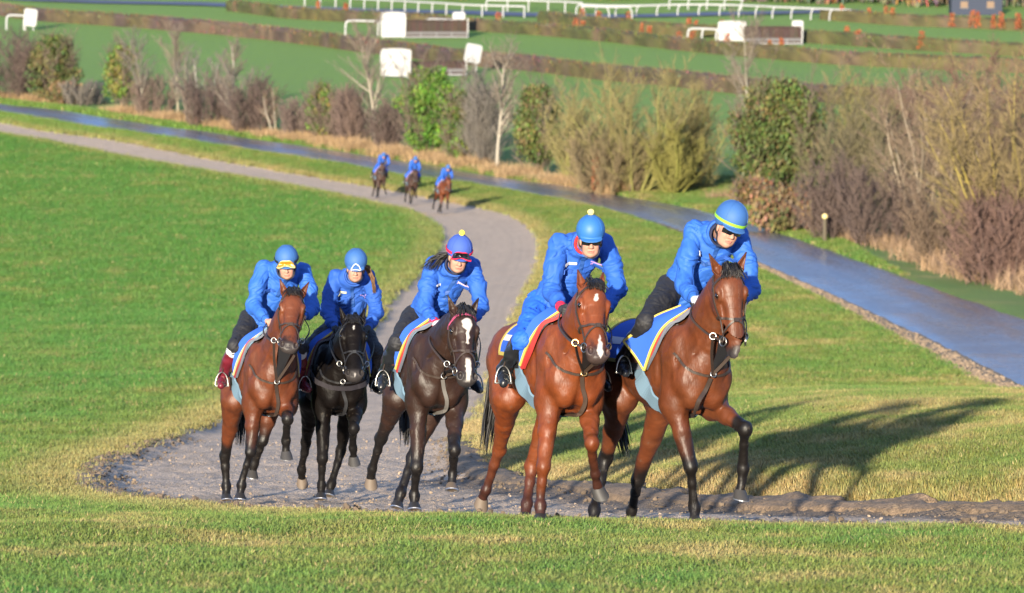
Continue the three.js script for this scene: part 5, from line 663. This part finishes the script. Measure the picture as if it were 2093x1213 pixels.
  // stand collar and neck cover
  const nax = v3(at(0, 0.06, -0.02)).sub(v3(neckB)).normalize(), collarF = (rad, th2, h0, h1, open) => (x, y, z) => { const px = x - neckB[0], py = y - neckB[1], pz = z - neckB[2], h = px * nax.x + py * nax.y + pz * nax.z, rr = Math.hypot(px - nax.x * h, py - nax.y * h, pz - nax.z * h); return Math.max(Math.abs(rr - rad - (h - h0) * 0.12) - th2, h0 - h, h - h1); };
  const cb = [neckB.map(q => q - 0.17), neckB.map(q => q + 0.17)];
  part('collar', skin(collarF(0.088, 0.010, -0.03, C.collarH || 0.055), ...cb, cell * 0.75), C.jacket || RM.jacket, person);
  part('neck_gaiter', skin(collarF(0.069 * (S > 1 ? 1.05 : 1), 0.008, -0.03, C.gaiterH || 0.085), ...cb, cell * 0.75), C.gaiter || RM.navy, person);
  if (C.cuff) for (const l of Object.values(limbs)) { const a = A(l.E, l.W, 0.90), b = A(l.E, l.W, 0.99), [lo, hi] = boundsOf([a, b], 0.08); part('cuff', skin(blend([cone(a, 0.042, b, 0.038)], 0.01), lo, hi, cell * 0.7), C.cuff, person); }
  // zip placket, name tape and chest emblem on the jacket front
  const fdir = new THREE.Vector3().crossVectors(lat, jd).normalize(); if (fdir.z < 0) fdir.negate(); const front = (l, v) => settle(jf, add(add(add(chest, lat, l), jd, v), fdir, 0.2), 0.004);
  part('zip_placket', strap([front(0, 0.06), front(0, 0), front(0.002, -0.1), front(0.003, -0.2)], 0.03, 0.006, jf, 0.004, { n: 18 }), C.placket || RM.seam, person);
  for (const s of [-1, 1]) part('pocket_flap', strap([front(s * 0.14, -0.10), front(s * 0.10, -0.115), front(s * 0.06, -0.125)], 0.034, 0.007, jf, 0.005, { n: 10 }), RM.jacketB, person);
  { const lm = Object.values(limbs); for (const l of lm) { const q = [], ax2 = v3(l.W).sub(v3(l.E)).normalize(), c0 = A(l.E, l.W, 0.86), s0 = new THREE.Vector3(0, 1, 0).cross(ax2).normalize(), u0 = new THREE.Vector3().crossVectors(ax2, s0); for (let i = 0; i <= 14; i++) { const a = i / 14 * 6.2832; q.push(add(add(c0, s0, Math.cos(a) * 0.06), u0, Math.sin(a) * 0.06)); } part('cuff_seam', strap(q, 0.008, 0.005, jf, 0.002, { n: 28 }), RM.seam, person); } }
  if (C.tape) part('name_tape', strap([front(-0.105, -0.045), front(-0.085, -0.045), front(-0.065, -0.045)], 0.02, 0.004, jf, 0.006, { n: 8 }), C.tape, person);
  if (C.emblem) { const e = [strap([front(0.07, -0.042), front(0.082, -0.038), front(0.092, -0.046)], 0.011, 0.003, jf, 0.005, { n: 5 }), strap([front(0.074, -0.058), front(0.088, -0.060)], 0.009, 0.003, jf, 0.005, { n: 4 })]; part('chest_emblem', mergeGeometries(e), C.emblem, person); }
  // trousers and boots
  const tr = Object.values(limbs).map(l => blend([cone(l.H, 0.118, A(l.H, l.K, 0.5), 0.094), cone(A(l.H, l.K, 0.5), 0.094, l.K, 0.073), cone(l.K, 0.073, A(l.K, l.An, 0.22), 0.063)], 0.04)), seat = ball([R.hip[0], R.hip[1] + 0.01, R.hip[2] - 0.03], [0.175, 0.13, 0.15]);
  const tf = (x, y, z) => { let d = smin(seat(x, y, z), Math.min(tr[0](x, y, z), tr[1](x, y, z)), 0.05); if (Math.abs(d) < 0.04) d += 0.8 * fold(x * 1.3 + 5, y * 1.3, z * 1.3); return d; };
  { const [lo, hi] = boundsOf([R.hip, hipL, hipR, R.KR, KL, A(R.KR, R.AR, 0.22), A(KL, R.AL, 0.22)], 0.19); part('trousers', skin(tf, lo, hi, cell * 1.15), C.trousers || RM.trousers, person); }
  for (const l of Object.values(limbs)) {
    const fd = v3(l.T).sub(v3(l.An)).normalize(), heel = add(add(l.An, fd, -0.045), { x: 0, y: -0.055, z: 0 }), toe = add(l.T, fd, 0.02), ballp = A(l.An, l.T, 0.62); ballp[1] -= 0.015; toe[1] -= 0.004;
    const bf = blend([cone(A(l.K, l.An, 0.12), 0.066, A(l.K, l.An, 0.45), 0.062), cone(A(l.K, l.An, 0.45), 0.062, A(l.K, l.An, 0.9), 0.045), cone(A(l.K, l.An, 0.9), 0.045, l.An, 0.044), cone(l.An, 0.043, heel, 0.034), cone(heel, 0.034, ballp, 0.041), cone(ballp, 0.041, toe, 0.033)], 0.03), cr = (x, y, z) => { let d = bf(x, y, z); if (Math.abs(d) < 0.03) d += 0.006 * nz(x * 16, y * 26, z * 16); return d; };
    const [lo, hi] = boundsOf([A(l.K, l.An, 0.12), l.An, heel, toe], 0.09), bt = part('boot', skin(cr, lo, hi, cell), C.boot || RM.boot, person);
    if (C.bootTop) part('boot_top', skin(blend([cone(A(l.K, l.An, 0.08), 0.071, A(l.K, l.An, 0.17), 0.070)], 0.01), ...boundsOf([A(l.K, l.An, 0.08), A(l.K, l.An, 0.17)], 0.09), cell), C.bootTop, bt);
  }
  // helmet: shell, peak, harness
  const hm = C.helmet || RM.helmet, dome = B(0, 0.205, -0.012, [0.113, 0.120, 0.130]), peak = ball(at(0, 0.150, 0.088), sc([0.088, 0.010, 0.062]), [Lt, U.clone().addScaledVector(Fw, 0.30).normalize(), Fw.clone().addScaledVector(U, -0.30).normalize()]), cutO = v3(at(0, 0.150, 0.08)), cutN = U.clone().addScaledVector(Fw, -0.26).normalize();
  const helmF = (x, y, z) => { const cutd = -((x - cutO.x) * cutN.x + (y - cutO.y) * cutN.y + (z - cutO.z) * cutN.z); let d = smax(dome(x, y, z), cutd, 0.012); d = smin(d, peak(x, y, z), 0.014); return d; };
  { const [lo, hi] = boundsOf([at(0, 0.20, 0)], 0.185 * S); const hg = part('helmet', skin(helmF, lo, hi, cell * 0.5 * S), hm, person);
    const ear = (s) => [at(s * 0.088, 0.16, -0.02), at(s * 0.084, 0.10, -0.005), at(s * 0.07, 0.045, 0.012), at(s * 0.03, 0.0, 0.03), at(0, -0.008, 0.036)];
    for (const s of [-1, 1]) part('harness_strap', strap(ear(s), 0.016, 0.005, headF, 0.005, { n: 20 }), M.black, hg);
    // seams of the cloth cover
    if (C.seams !== false) for (const a of [-0.8, 0.8, 2.3, 3.9]) part('cover_seam', strap([0.1, 0.35, 0.6, 0.85, 1.1].map(t => at(Math.sin(a) * 0.12 * Math.sin(t * 1.4), 0.205 + 0.125 * Math.cos(t * 1.4), -0.012 + Math.cos(a) * 0.13 * Math.sin(t * 1.4))), 0.004, 0.003, dome, 0.001, { n: 12 }), hm, hg);
    if (C.pom) { const pc = at(0, 0.345, -0.012), pr = 0.026 * S; part('pompom', skin((x, y, z) => Math.hypot(x - pc[0], y - pc[1], z - pc[2]) - pr + 0.005 * nz(x * 120, y * 120, z * 120), pc.map(q => q - 0.045), pc.map(q => q + 0.045), 0.004), C.pom, hg); }
    if (C.band) { const q = []; for (let i = 0; i <= 24; i++) { const a = i / 24 * 6.283; q.push(at(Math.sin(a) * 0.12, 0.186 - 0.012 * Math.cos(a), -0.012 + Math.cos(a) * 0.135)); } part('reflective_band', strap(q, 0.02 * S, 0.004, dome, 0.003, { n: 60 }), C.band, hg); }
    if (C.goggles) { const g = [0.208, 0.190, 0.172].map((u, i) => [-0.088, -0.05, 0, 0.05, 0.088].map(l => settle(helmF, at(l, u + (i === 2 && l === 0 ? 0.010 : 0), 0.16), 0.014))); const gg = part('goggles', cloth(g, 0.016, 4), C.goggles, hg); const rim = gg.geometry.userData.edge; part('goggle_frame', tube(rim.filter((_, i) => i % 3 === 0), 0.006, 6, true), C.goggleFrame || M.black, gg); const q = []; for (let i = 0; i <= 20; i++) { const a = lerp(0.75, 5.53, i / 20); q.push(at(Math.sin(a) * 0.12, 0.19 - 0.01 * Math.cos(a), -0.012 + Math.cos(a) * 0.135)); } part('goggle_strap', strap(q, 0.022, 0.005, dome, 0.005, { n: 40 }), C.goggleStrap || M.black, gg); }
    if (C.logo) { const e = [[-0.055, 0.186, -0.02, 0.196], [-0.03, 0.192, 0.0, 0.204], [0.0, 0.204, 0.03, 0.19], [0.02, 0.197, 0.06, 0.188], [-0.05, 0.178, 0.05, 0.178]].map(([l0, u0, l1, u1]) => strap([at(l0, u0, 0.16), at((l0 + l1) / 2, (u0 + u1) / 2, 0.16), at(l1, u1, 0.16)].map(p => settle(helmF, p, 0.004)), 0.008, 0.003, helmF, 0.004, { n: 6 })); part('helmet_logo', mergeGeometries(e), C.logo, hg); }
  }
  if (C.glasses) { const g = [0.136, 0.118, 0.102].map((u, i) => [-0.072, -0.045, -0.02, 0, 0.02, 0.045, 0.072].map(l => { const bow = 0.105 - 6.5 * l * l * 1.2; return at(l, u + (i === 2 && l === 0 ? 0.014 : 0), bow); })); part('sunglasses', cloth(g, 0.006, 3), RM.darkLens, person); }
  if (C.scarf) part('scarf', skin(collarF(0.072, 0.012, 0.0, 0.05), ...cb, cell * 0.75), C.scarf, person);
  if (C.hair) { const lk = []; for (let i = 0; i < (C.hairN || 90); i++) lk.push({ p: C.hair(r, at, i), w: 0.008 }); part('hair', hairs(lk, r), C.hairMat, person); }
  return person;
}
function place(o, P) { o.position.set(P.at[0], land(P.at[0], P.at[1]) - 0.045, -P.at[1]); const q = P.rot; o.rotation.set(-q[1] * Math.PI / 180, q[0] * Math.PI / 180, -q[2] * Math.PI / 180, 'YXZ'); }
function team(P, hc, rc, cell) {
  const R = P.rider; if (!R.up) { R.up = 1; R.SR = [R.SR[0], R.SR[1] + 0.115, R.SR[2] - 0.06]; R.SL = [R.SL[0], R.SL[1] + 0.115, R.SL[2] - 0.06]; } R.AR = [Math.min(R.AR[0], -0.375), R.AR[1], R.AR[2]]; R.TR = [Math.min(R.TR[0], -0.42), R.TR[1], R.TR[2]]; R.KR = [Math.min(R.KR[0], -0.31), R.KR[1], R.KR[2]]; R.AL = [-R.AR[0] + 0.01, R.AR[1] - 0.02, R.AR[2]]; R.TL = [-R.TR[0] + 0.0, R.TR[1] - 0.02, R.TR[2]];
  const o = makeHorse(P, hc, cell); tack(o, P, R, hc); place(o.horse, P); const p = makeRider(P, R, rc, cell ? cell * 0.9 : undefined); place(p, P); return o;
}
// ---------------------------------------------------------------- the five front horses and riders, right to left
const BLACKPT = [0.007, 0.0055, 0.005];
POSE.h5.headYaw = -0.18; POSE.h5.ears = 0.5; POSE.h4.headYaw = 0.0; POSE.h4.ears = 0.2; POSE.h4.earFwd = 0.1; POSE.h3.headYaw = 0.1; POSE.h3.ears = 0.42; POSE.h1.headYaw = -0.1; POSE.h1.ears = 0.45;
team(POSE.h5, { label: 'bay horse with all-black lower legs, rightmost of the front five', coat: [0.092, 0.0265, 0.0095], points: BLACKPT, seed: 5, hoof: { FL: M.hoofGrey }, browband: M.leather, bib: true, droop: -0.10, tailX: 0.12, sheetBack: -0.62, sheetLow: 1.30,
  flap: [[[-0.06, 1.665, 0.44], [-0.07, 1.69, 0.40], [-0.08, 1.70, 0.34]], [[-0.22, 1.54, 0.36], [-0.27, 1.57, 0.28], [-0.27, 1.60, 0.22]], [[-0.28, 1.40, 0.28], [-0.315, 1.44, 0.22], [-0.36, 1.50, 0.15]], [[-0.315, 1.21, 0.20], [-0.36, 1.31, 0.15], [-0.43, 1.43, 0.07]]] },
  { label: 'rider in dark sunglasses whose blue helmet has a neon yellow band', seed: 51, jacket: RM.jacketL, headScale: 1.12, yaw: 0.34, nod: 0.34, glove: RM.glove, band: RM.neon, glasses: true, gaiter: RM.navy, gaiterH: 0.12, tape: RM.glove, helmet: RM.helmet, bulk: 1.06 });
team(POSE.h4, { label: 'bright bay horse with white star and snip, second from the right in front', coat: [0.130, 0.032, 0.0090], points: [0.035, 0.012, 0.008], legStart: -0.3, legEnd: 1.0, seed: 4, hoof: { FL: M.hoofGrey, HR: M.hoofPale }, ring: M.brass, bib: true, breast: std([0.05, 0.03, 0.02], 0.6), padEdge: M.padRed, pad: M.black, tailX: -0.12, white: (t, l) => Math.max(1 - ss(0.012, 0.02, Math.hypot((t - 0.20) * 0.30, l + 0.002 + (t - 0.2) * 0.12)), 1 - ss(0.014, 0.022, Math.abs(l - 0.008) + Math.max(0, 0.84 - t) * 0.14 + Math.max(0, t - 0.98) * 0.4)) },
  { label: 'rider in a red scarf and sunglasses with cream bobble on helmet', seed: 41, yaw: 0.04, nod: 0.22, glove: RM.gloveB, cuff: RM.cuffRed, scarf: RM.scarfRed, glasses: true, pom: RM.pom, tape: RM.glove, emblem: std([0.35, 0.22, 0.5], 0.7), trousers: RM.bluePants, helmet: RM.helmetB, gaiter: RM.navy, gaiterH: 0.03, bulk: 1.0 });
team(POSE.h3, { label: 'dark brown horse with a white blaze, middle of the front five', coat: [0.024, 0.0112, 0.0074], points: BLACKPT, seed: 3, hoof: { FL: M.hoofPale, HR: M.hoofPale }, browband: M.rope, bib: true, breast: std([0.12, 0.11, 0.10], 0.6), pad: std([0.09, 0.15, 0.22], 0.8), white: (t, l) => Math.max(1 - ss(0.85, 1.15, Math.hypot((t - 0.19) * 11, (l - 0.005) * 24 * (0.8 + t))), (t > 0.2 && t < 0.47 ? 1 : 0) * (1 - ss(0.008, 0.014, Math.abs(l - 0.006))), (1 - ss(0.016, 0.024, Math.abs(l - 0.006))) * ss(0.66, 0.72, t) * (1 - ss(0.98, 1.03, t))) },
  { label: 'rider with black plaited hair, yellow bobble and dark goggles on helmet', seed: 31, yaw: 0.16, nod: 0.36, glove: RM.glove, cuff: RM.cuffRed, pom: RM.pomY, goggles: RM.darkLens, goggleFrame: RM.cuffRed, goggleStrap: RM.cuffRed, tape: RM.glove, emblem: std([0.5, 0.4, 0.6], 0.7), helmet: RM.helmetC, gaiter: RM.navy, gaiterH: 0.095, hairMat: RM.hairBlack, hairN: 52, hair: (r, at, i) => { const w = () => (r() - 0.5) * 0.03, k = r() * 0.55 + 0.45; return [at(-0.06 + w() * 0.3, 0.13 + w() * 0.5, -0.08), at(-0.13 * k - 0.02 + w() * 0.7, 0.10 + w() * 0.7, -0.11 + w()), at(-0.2 * k - 0.02 + w(), 0.045 + w(), -0.12 + w()), at(-0.30 * k + w(), -0.045 + w(), -0.12 + w())]; } });
team(POSE.h2, { label: 'nearly black horse with a tiny white star', spec: 0.2, breastGirth: std([0.012, 0.009, 0.013], 0.85), coat: [0.0048, 0.0036, 0.0033], points: [0.008, 0.007, 0.007], seed: 2, hoof: { FL: M.hoofGrey, HR: M.hoofPale }, bib: false, leather: M.black,  girth: std([0.02, 0.02, 0.03], 0.8), pad: M.black, piping: std([0.16, 0.03, 0.05], 0.8), breast: M.black, white: (t, l) => Math.max((1 - ss(0.006, 0.011, Math.hypot((t - 0.16) * 0.22, l))), 0.6 * (1 - ss(0.006, 0.012, Math.hypot((t - 0.98) * 0.3, l)))) },  // coat colour darkened further to include the shade falling on this horse
  { label: 'rider with a brown ponytail and silver logo on a plain helmet', seed: 21, jacket: RM.jacketB, yaw: 0.05, nod: 0.30, glove: RM.gloveB, logo: M.white, tape: std([0.45, 0.45, 0.3], 0.8), emblem: std([0.3, 0.2, 0.45], 0.7), helmet: RM.helmet, gaiter: RM.jacketB, gaiterH: 0.07, hairMat: RM.hairBrown, hairN: 120, hair: (r, at) => { const w = () => (r() - 0.5) * 0.045, k = 0.75 + r() * 0.35; return [at(0.05 + w() * 0.4, 0.14 + w() * 0.4, -0.09), at(0.12 + w(), 0.10 + w(), -0.13), at(0.175 + w(), 0.01 + w() - 0.02 * k, -0.14 + w()), at(0.195 + w() * 0.8, -0.14 * k + w(), -0.13 + w())]; } });
team(POSE.h1, { label: 'bay horse with a dark muzzle and no white, leftmost of the front five', coat: [0.092, 0.0255, 0.0092], points: BLACKPT, seed: 1, hoof: { FL: M.hoofGrey, HL: M.hoofGrey }, bib: true, piping: std([0.22, 0.02, 0.025], 0.7), pad: M.clothPale, trimMat: std([0.45, 0.36, 0.16], 0.8) },
  { label: 'rider with amber goggles pushed up on helmet and maroon boots', seed: 11, jacket: RM.jacketL, yaw: 0.02, nod: 0.36, goggles: RM.amber, goggleFrame: RM.pom, goggleStrap: M.black, boot: RM.bootRed, bootTop: M.white, helmet: RM.helmet, gaiter: RM.navy, gaiterH: 0.11, bulk: 1.05 });
// ---------------------------------------------------------------- three more riders far back on the bend
const FAR_POSE = [['h3', [-3.3, 183.7], 10], ['h2', [-5.0, 191.7], 8], ['h4', [-6.8, 197.3], 12]].map(([k, at, turn]) => ({ ...JSON.parse(JSON.stringify(POSE[k])), at, rot: [turn, 2.5, 0] }));
FAR_POSE[0].rider.up = 1; FAR_POSE[1].rider.up = 1; FAR_POSE[2].rider.up = 1;
const FARG2 = { group: 'horses following far back on the bend' }, FARR = { group: 'riders following far back on the bend' };
team(FAR_POSE[0], { ...FARG2, label: 'distant bright bay horse, rightmost of the three far back', coat: [0.11, 0.03, 0.01], points: BLACKPT, seed: 61, far: true, bib: false }, { ...FARR, label: 'distant rider in light blue on the rightmost far-back horse', seed: 62, glove: RM.gloveB, trousers: RM.bluePants }, 0.03);
team(FAR_POSE[1], { ...FARG2, label: 'distant dark brown horse, middle of the three far back', coat: [0.045, 0.024, 0.018], points: BLACKPT, seed: 63, far: true, bib: false }, { ...FARR, label: 'distant rider in blue on the middle far-back horse', seed: 64, trousers: RM.bluePants }, 0.03);
team(FAR_POSE[2], { ...FARG2, label: 'distant dark brown horse, leftmost of the three far back', coat: [0.055, 0.032, 0.025], points: BLACKPT, seed: 65, far: true, bib: false }, { ...FARR, label: 'distant rider in deep blue on the leftmost far-back horse', seed: 66, trousers: RM.bluePants }, 0.03);
// ---------------------------------------------------------------- grass as real blades, thickest near the viewpoint
function tuft(seed, n, h, spread) {
  const r = rng(seed), pos = [], idx = [], nor = [];
  for (let b = 0; b < n; b++) { const a = r() * 6.28, q = Math.sqrt(r()) * spread, x = Math.cos(a) * q, z = Math.sin(a) * q, l = h * (0.55 + 0.6 * r()), w = 0.0032 + 0.0016 * r(), la = r() * 6.28, ln = l * (0.25 + 0.55 * r()), sx = Math.cos(la + 1.57) * w, sz = Math.sin(la + 1.57) * w, o = pos.length / 3, cx = Math.cos(la) * ln, cz = Math.sin(la) * ln; pos.push(x - sx, 0, z - sz, x + sx, 0, z + sz, x - sx * 0.8 + cx * 0.35, l * 0.62, z - sz * 0.8 + cz * 0.35, x + sx * 0.8 + cx * 0.35, l * 0.62, z + sz * 0.8 + cz * 0.35, x + cx, l, z + cz); idx.push(o, o + 1, o + 2, o + 1, o + 3, o + 2, o + 2, o + 3, o + 4); }
  return bufGeo(pos, idx);
}
const bladeMat = std([1, 1, 1], 0.7);
function meadow(name, label, geo, n, seed, box, accept, scale, colorOf) {
  const r = rng(seed), im = new THREE.InstancedMesh(geo, bladeMat, n), m = new THREE.Matrix4(), q = new THREE.Quaternion(), e = new THREE.Euler(), c = new THREE.Color(); let k = 0, tries = 0;
  while (k < n && tries < n * 6) { tries++; const d = box(r), x = (r() * 2 - 1) * (d * 0.1345 + 0.4), t = near(TRACK, x, d); if (!accept(x, d, t, r)) continue; const s = scale(d) * (0.65 + 0.7 * r()), col = colorOf(x, d, t, r); e.set((r() - 0.5) * 0.4, r() * 6.28, (r() - 0.5) * 0.4); q.setFromEuler(e); m.compose(new THREE.Vector3(x, turf(x, d) - 0.006 * s, -d), q, new THREE.Vector3(s * 1.1, s, s * 1.1)); im.setMatrixAt(k, m); im.setColorAt(k, c.setRGB(...col)); k++; }
  im.count = k; im.name = name; im.userData = { kind: 'stuff', label, category: 'grass' }; im.castShadow = im.receiveShadow = true; scene.add(im); return k;
}
const bladeC = (x, d, t, r) => { const c = sward(x, d, t), v = 0.55 + 0.5 * r(), y = r(); return y < 0.05 ? STRAW.map(q => q * v * 0.9) : [c[0] * v * (0.9 + 0.35 * r()), c[1] * v, c[2] * v]; };
const onRoad = (x, d) => { const q = near(ROAD, x, d); return q.dist < q.w + (q.side < 0 ? 0.6 : 0.1); };
const edge = (t, r) => t.dist > t.w * 1.0 - 0.25 + 0.35 * r() + 0.25 * nz(t.c.x * 3 + t.dist, t.c.d * 3);
const byArea = (a, b) => r => Math.sqrt(lerp(a * a, b * b, r()));
const T1 = tuft(1, 9, 0.052, 0.035), T2 = tuft(2, 9, 0.06, 0.05), T3 = tuft(3, 10, 0.075, 0.08);
meadow('grass', 'short green and straw grass across the foreground', T1, 210000, 11, byArea(19, 34), (x, d, t, r) => t.side < 0 && edge(t, r), () => 1, bladeC);
meadow('grass_001', 'sunlit grass on the bank right of the horses', T2, 170000, 12, byArea(30, 62), (x, d, t, r) => t.side > 0 && edge(t, r) && (d > 50 || t.dist > t.w + (0.14 + 0.16 * (1 - ss(30, 42, t.c.d))) * (0.72 - 1.0 * fbm(x * 1.6, d * 1.6, 61, 3)) + 0.12 * r()) && !onRoad(x, d), d => 0.8 + (d - 30) * 0.018, bladeC);
meadow('grass_002', 'green field left of the track', T2, 140000, 13, byArea(33, 112), (x, d, t, r) => t.side < 0 && edge(t, r), d => 0.8 + (d - 33) * 0.022, bladeC);
meadow('grass_004', 'far part of the green field left of the track', T3, 150000, 15, byArea(105, 268), (x, d, t, r) => t.side < 0 && edge(t, r), d => 1.6 + (d - 105) * 0.016, bladeC);
meadow('grass_003', 'grass between the track and the road', T3, 120000, 14, byArea(60, 215), (x, d, t, r) => t.side > 0 && edge(t, r) && !onRoad(x, d) && x < 14, d => 0.9 + (d - 60) * 0.012, bladeC);
meadow('grass_005', 'olive verge grass on both sides of the far road', T3, 70000, 16, byArea(185, 305), (x, d, t, r) => { if (t.side < 0 || !edge(t, r)) return false; const q = near(ROAD, x, d); return q.dist > q.w + 0.45 && (q.side < 0 || q.dist < 4); }, d => 2.4 + (d - 185) * 0.012, bladeC);
{   // bleached tall grass along the foot of the trees
  const r = rng(91), geo = tuft(9, 16, 0.52, 0.16); const p = geo.attributes.position; geo.scale(1.6, 1, 1.6); const lines3 = [[[-30.6, 285.2], [-24.3, 273.9], [-18.1, 259.2], [-13.6, 249.8], [-9.1, 240.2], [-4.3, 228.4], [0.1, 216.1], [2.8, 208.7], [5.4, 199.9]], [[10, 196], [11.4, 193], [12.6, 186], [13.3, 175.9], [14, 163.5], [15.3, 156.6], [15.4, 144.1], [16.1, 134.1], [16.9, 124.6], [17, 116]], [[-44, 305], [-37.4, 297.6], [-33.6, 294], [-31.2, 292.8]]], n = 9000, im = new THREE.InstancedMesh(geo, bladeMat, n), m = new THREE.Matrix4(), q = new THREE.Quaternion(), c = new THREE.Color(); let k = 0;
  lines3.forEach((L, li) => { const cv = new THREE.CatmullRomCurve3(L.map(([x, d]) => new THREE.Vector3(x, 0, d)), false, 'centripetal'), cnt = [5200, 1100, 800][li]; for (let i = 0; i < cnt; i++) { const f = r(), pt = cv.getPointAt(f), off = (r() - 0.3) * 2.2, x = pt.x + off * 0.75, d = pt.z + off * 0.7, pat = nz(pt.x * 0.5, pt.z * 0.3); if (pat < -0.05 && r() < 0.75) continue; const s = (0.6 + 0.7 * r()) * (1 + 0.5 * pat); q.setFromEuler(new THREE.Euler((r() - 0.5) * 0.6, r() * 6.28, (r() - 0.5) * 0.6)); m.compose(new THREE.Vector3(x, land(x, d) - 0.02, -d), q, new THREE.Vector3(s * 1.3, s, s * 1.3)); im.setMatrixAt(k, m); const v = 0.8 + 0.5 * r(); const w2 = li === 1 ? [0.27, 0.175, 0.10] : [0.34, 0.225, 0.115]; im.setColorAt(k, c.setRGB(w2[0] * v, w2[1] * v, w2[2] * v)); k++; } });
  im.count = k; im.name = 'dry_grass'; im.userData = { kind: 'stuff', label: 'bleached straw-coloured long grass along the foot of the trees', category: 'grass' }; im.castShadow = im.receiveShadow = true; scene.add(im);
}
{   // clods thrown up along the near track
  const r = rng(93), g0 = new THREE.IcosahedronGeometry(1, 1), p = g0.attributes.position; for (let i = 0; i < p.count; i++) { const k = 1 + 0.45 * nz(p.getX(i) * 1.7, p.getY(i) * 1.7, p.getZ(i) * 1.7); p.setXYZ(i, p.getX(i) * k, p.getY(i) * k * 0.7, p.getZ(i) * k); } g0.computeVertexNormals();
  const n = 9000, im = new THREE.InstancedMesh(g0, std([1, 1, 1], 0.97), n), m = new THREE.Matrix4(), q = new THREE.Quaternion(), c = new THREE.Color(); let k = 0, tr = 0; while (k < n && tr < n * 8) { tr++; const d = byArea(27, 56)(r), x = (r() * 2 - 1) * (d * 0.1345 + 0.3), t = near(TRACK, x, d), e = t.dist / t.w; if (e > 1.12) continue; const side = ss(0.6, 0.95, e); if (r() > 0.25 + 0.75 * side) continue; const s = (0.005 + 0.022 * Math.pow(r(), 5)) * (0.7 + 0.7 * side); q.setFromEuler(new THREE.Euler(r() * 6, r() * 6, r() * 6)); m.compose(new THREE.Vector3(x, trackY(x, d, t.side, t.c) + s * 0.25, -d), q, new THREE.Vector3(s, s, s)); im.setMatrixAt(k, m); const b = mix3(SAND, EARTH, clamp(0.35 + side + 0.3 * r())), v = 0.6 + 0.4 * r(); im.setColorAt(k, c.setRGB(b[0] * v, b[1] * v, b[2] * v)); k++; }
  im.count = k; im.name = 'soil_clods'; im.userData = { kind: 'stuff', label: 'small clods of earth and sand on the churned track', category: 'soil' }; im.castShadow = im.receiveShadow = true; scene.add(im);
}
{   // loose stones on the road's near verge
  const r = rng(95), g0 = new THREE.IcosahedronGeometry(1, 0); g0.scale(1, 0.7, 1); const n = 3600, im = new THREE.InstancedMesh(g0, std([1, 1, 1], 0.95), n), m = new THREE.Matrix4(), q = new THREE.Quaternion(), c = new THREE.Color();
  for (let k = 0; k < n; k++) { const p = ROAD[Math.floor(520 + 330 * r())], f = -p.w - 0.05 - 0.7 * r() * (1 - ss(90, 165, p.d) * 0.7), x = p.x - p.td * f, d = p.d + p.tx * f, s = 0.02 + 0.045 * r() * r(), v = 0.6 + 0.7 * r(); q.setFromEuler(new THREE.Euler(r() * 6, r() * 6, r() * 6)); m.compose(new THREE.Vector3(x, land(x, d) + 0.035, -d), q, new THREE.Vector3(s, s, s)); im.setMatrixAt(k, m); im.setColorAt(k, c.setRGB(0.20 * v, 0.145 * v, 0.095 * v)); }
  im.name = 'verge_stones'; im.userData = { kind: 'stuff', label: 'loose brown stones along the near verge of the road', category: 'stones' }; im.castShadow = im.receiveShadow = true; scene.add(im);
}
renderer.render(scene, camera);
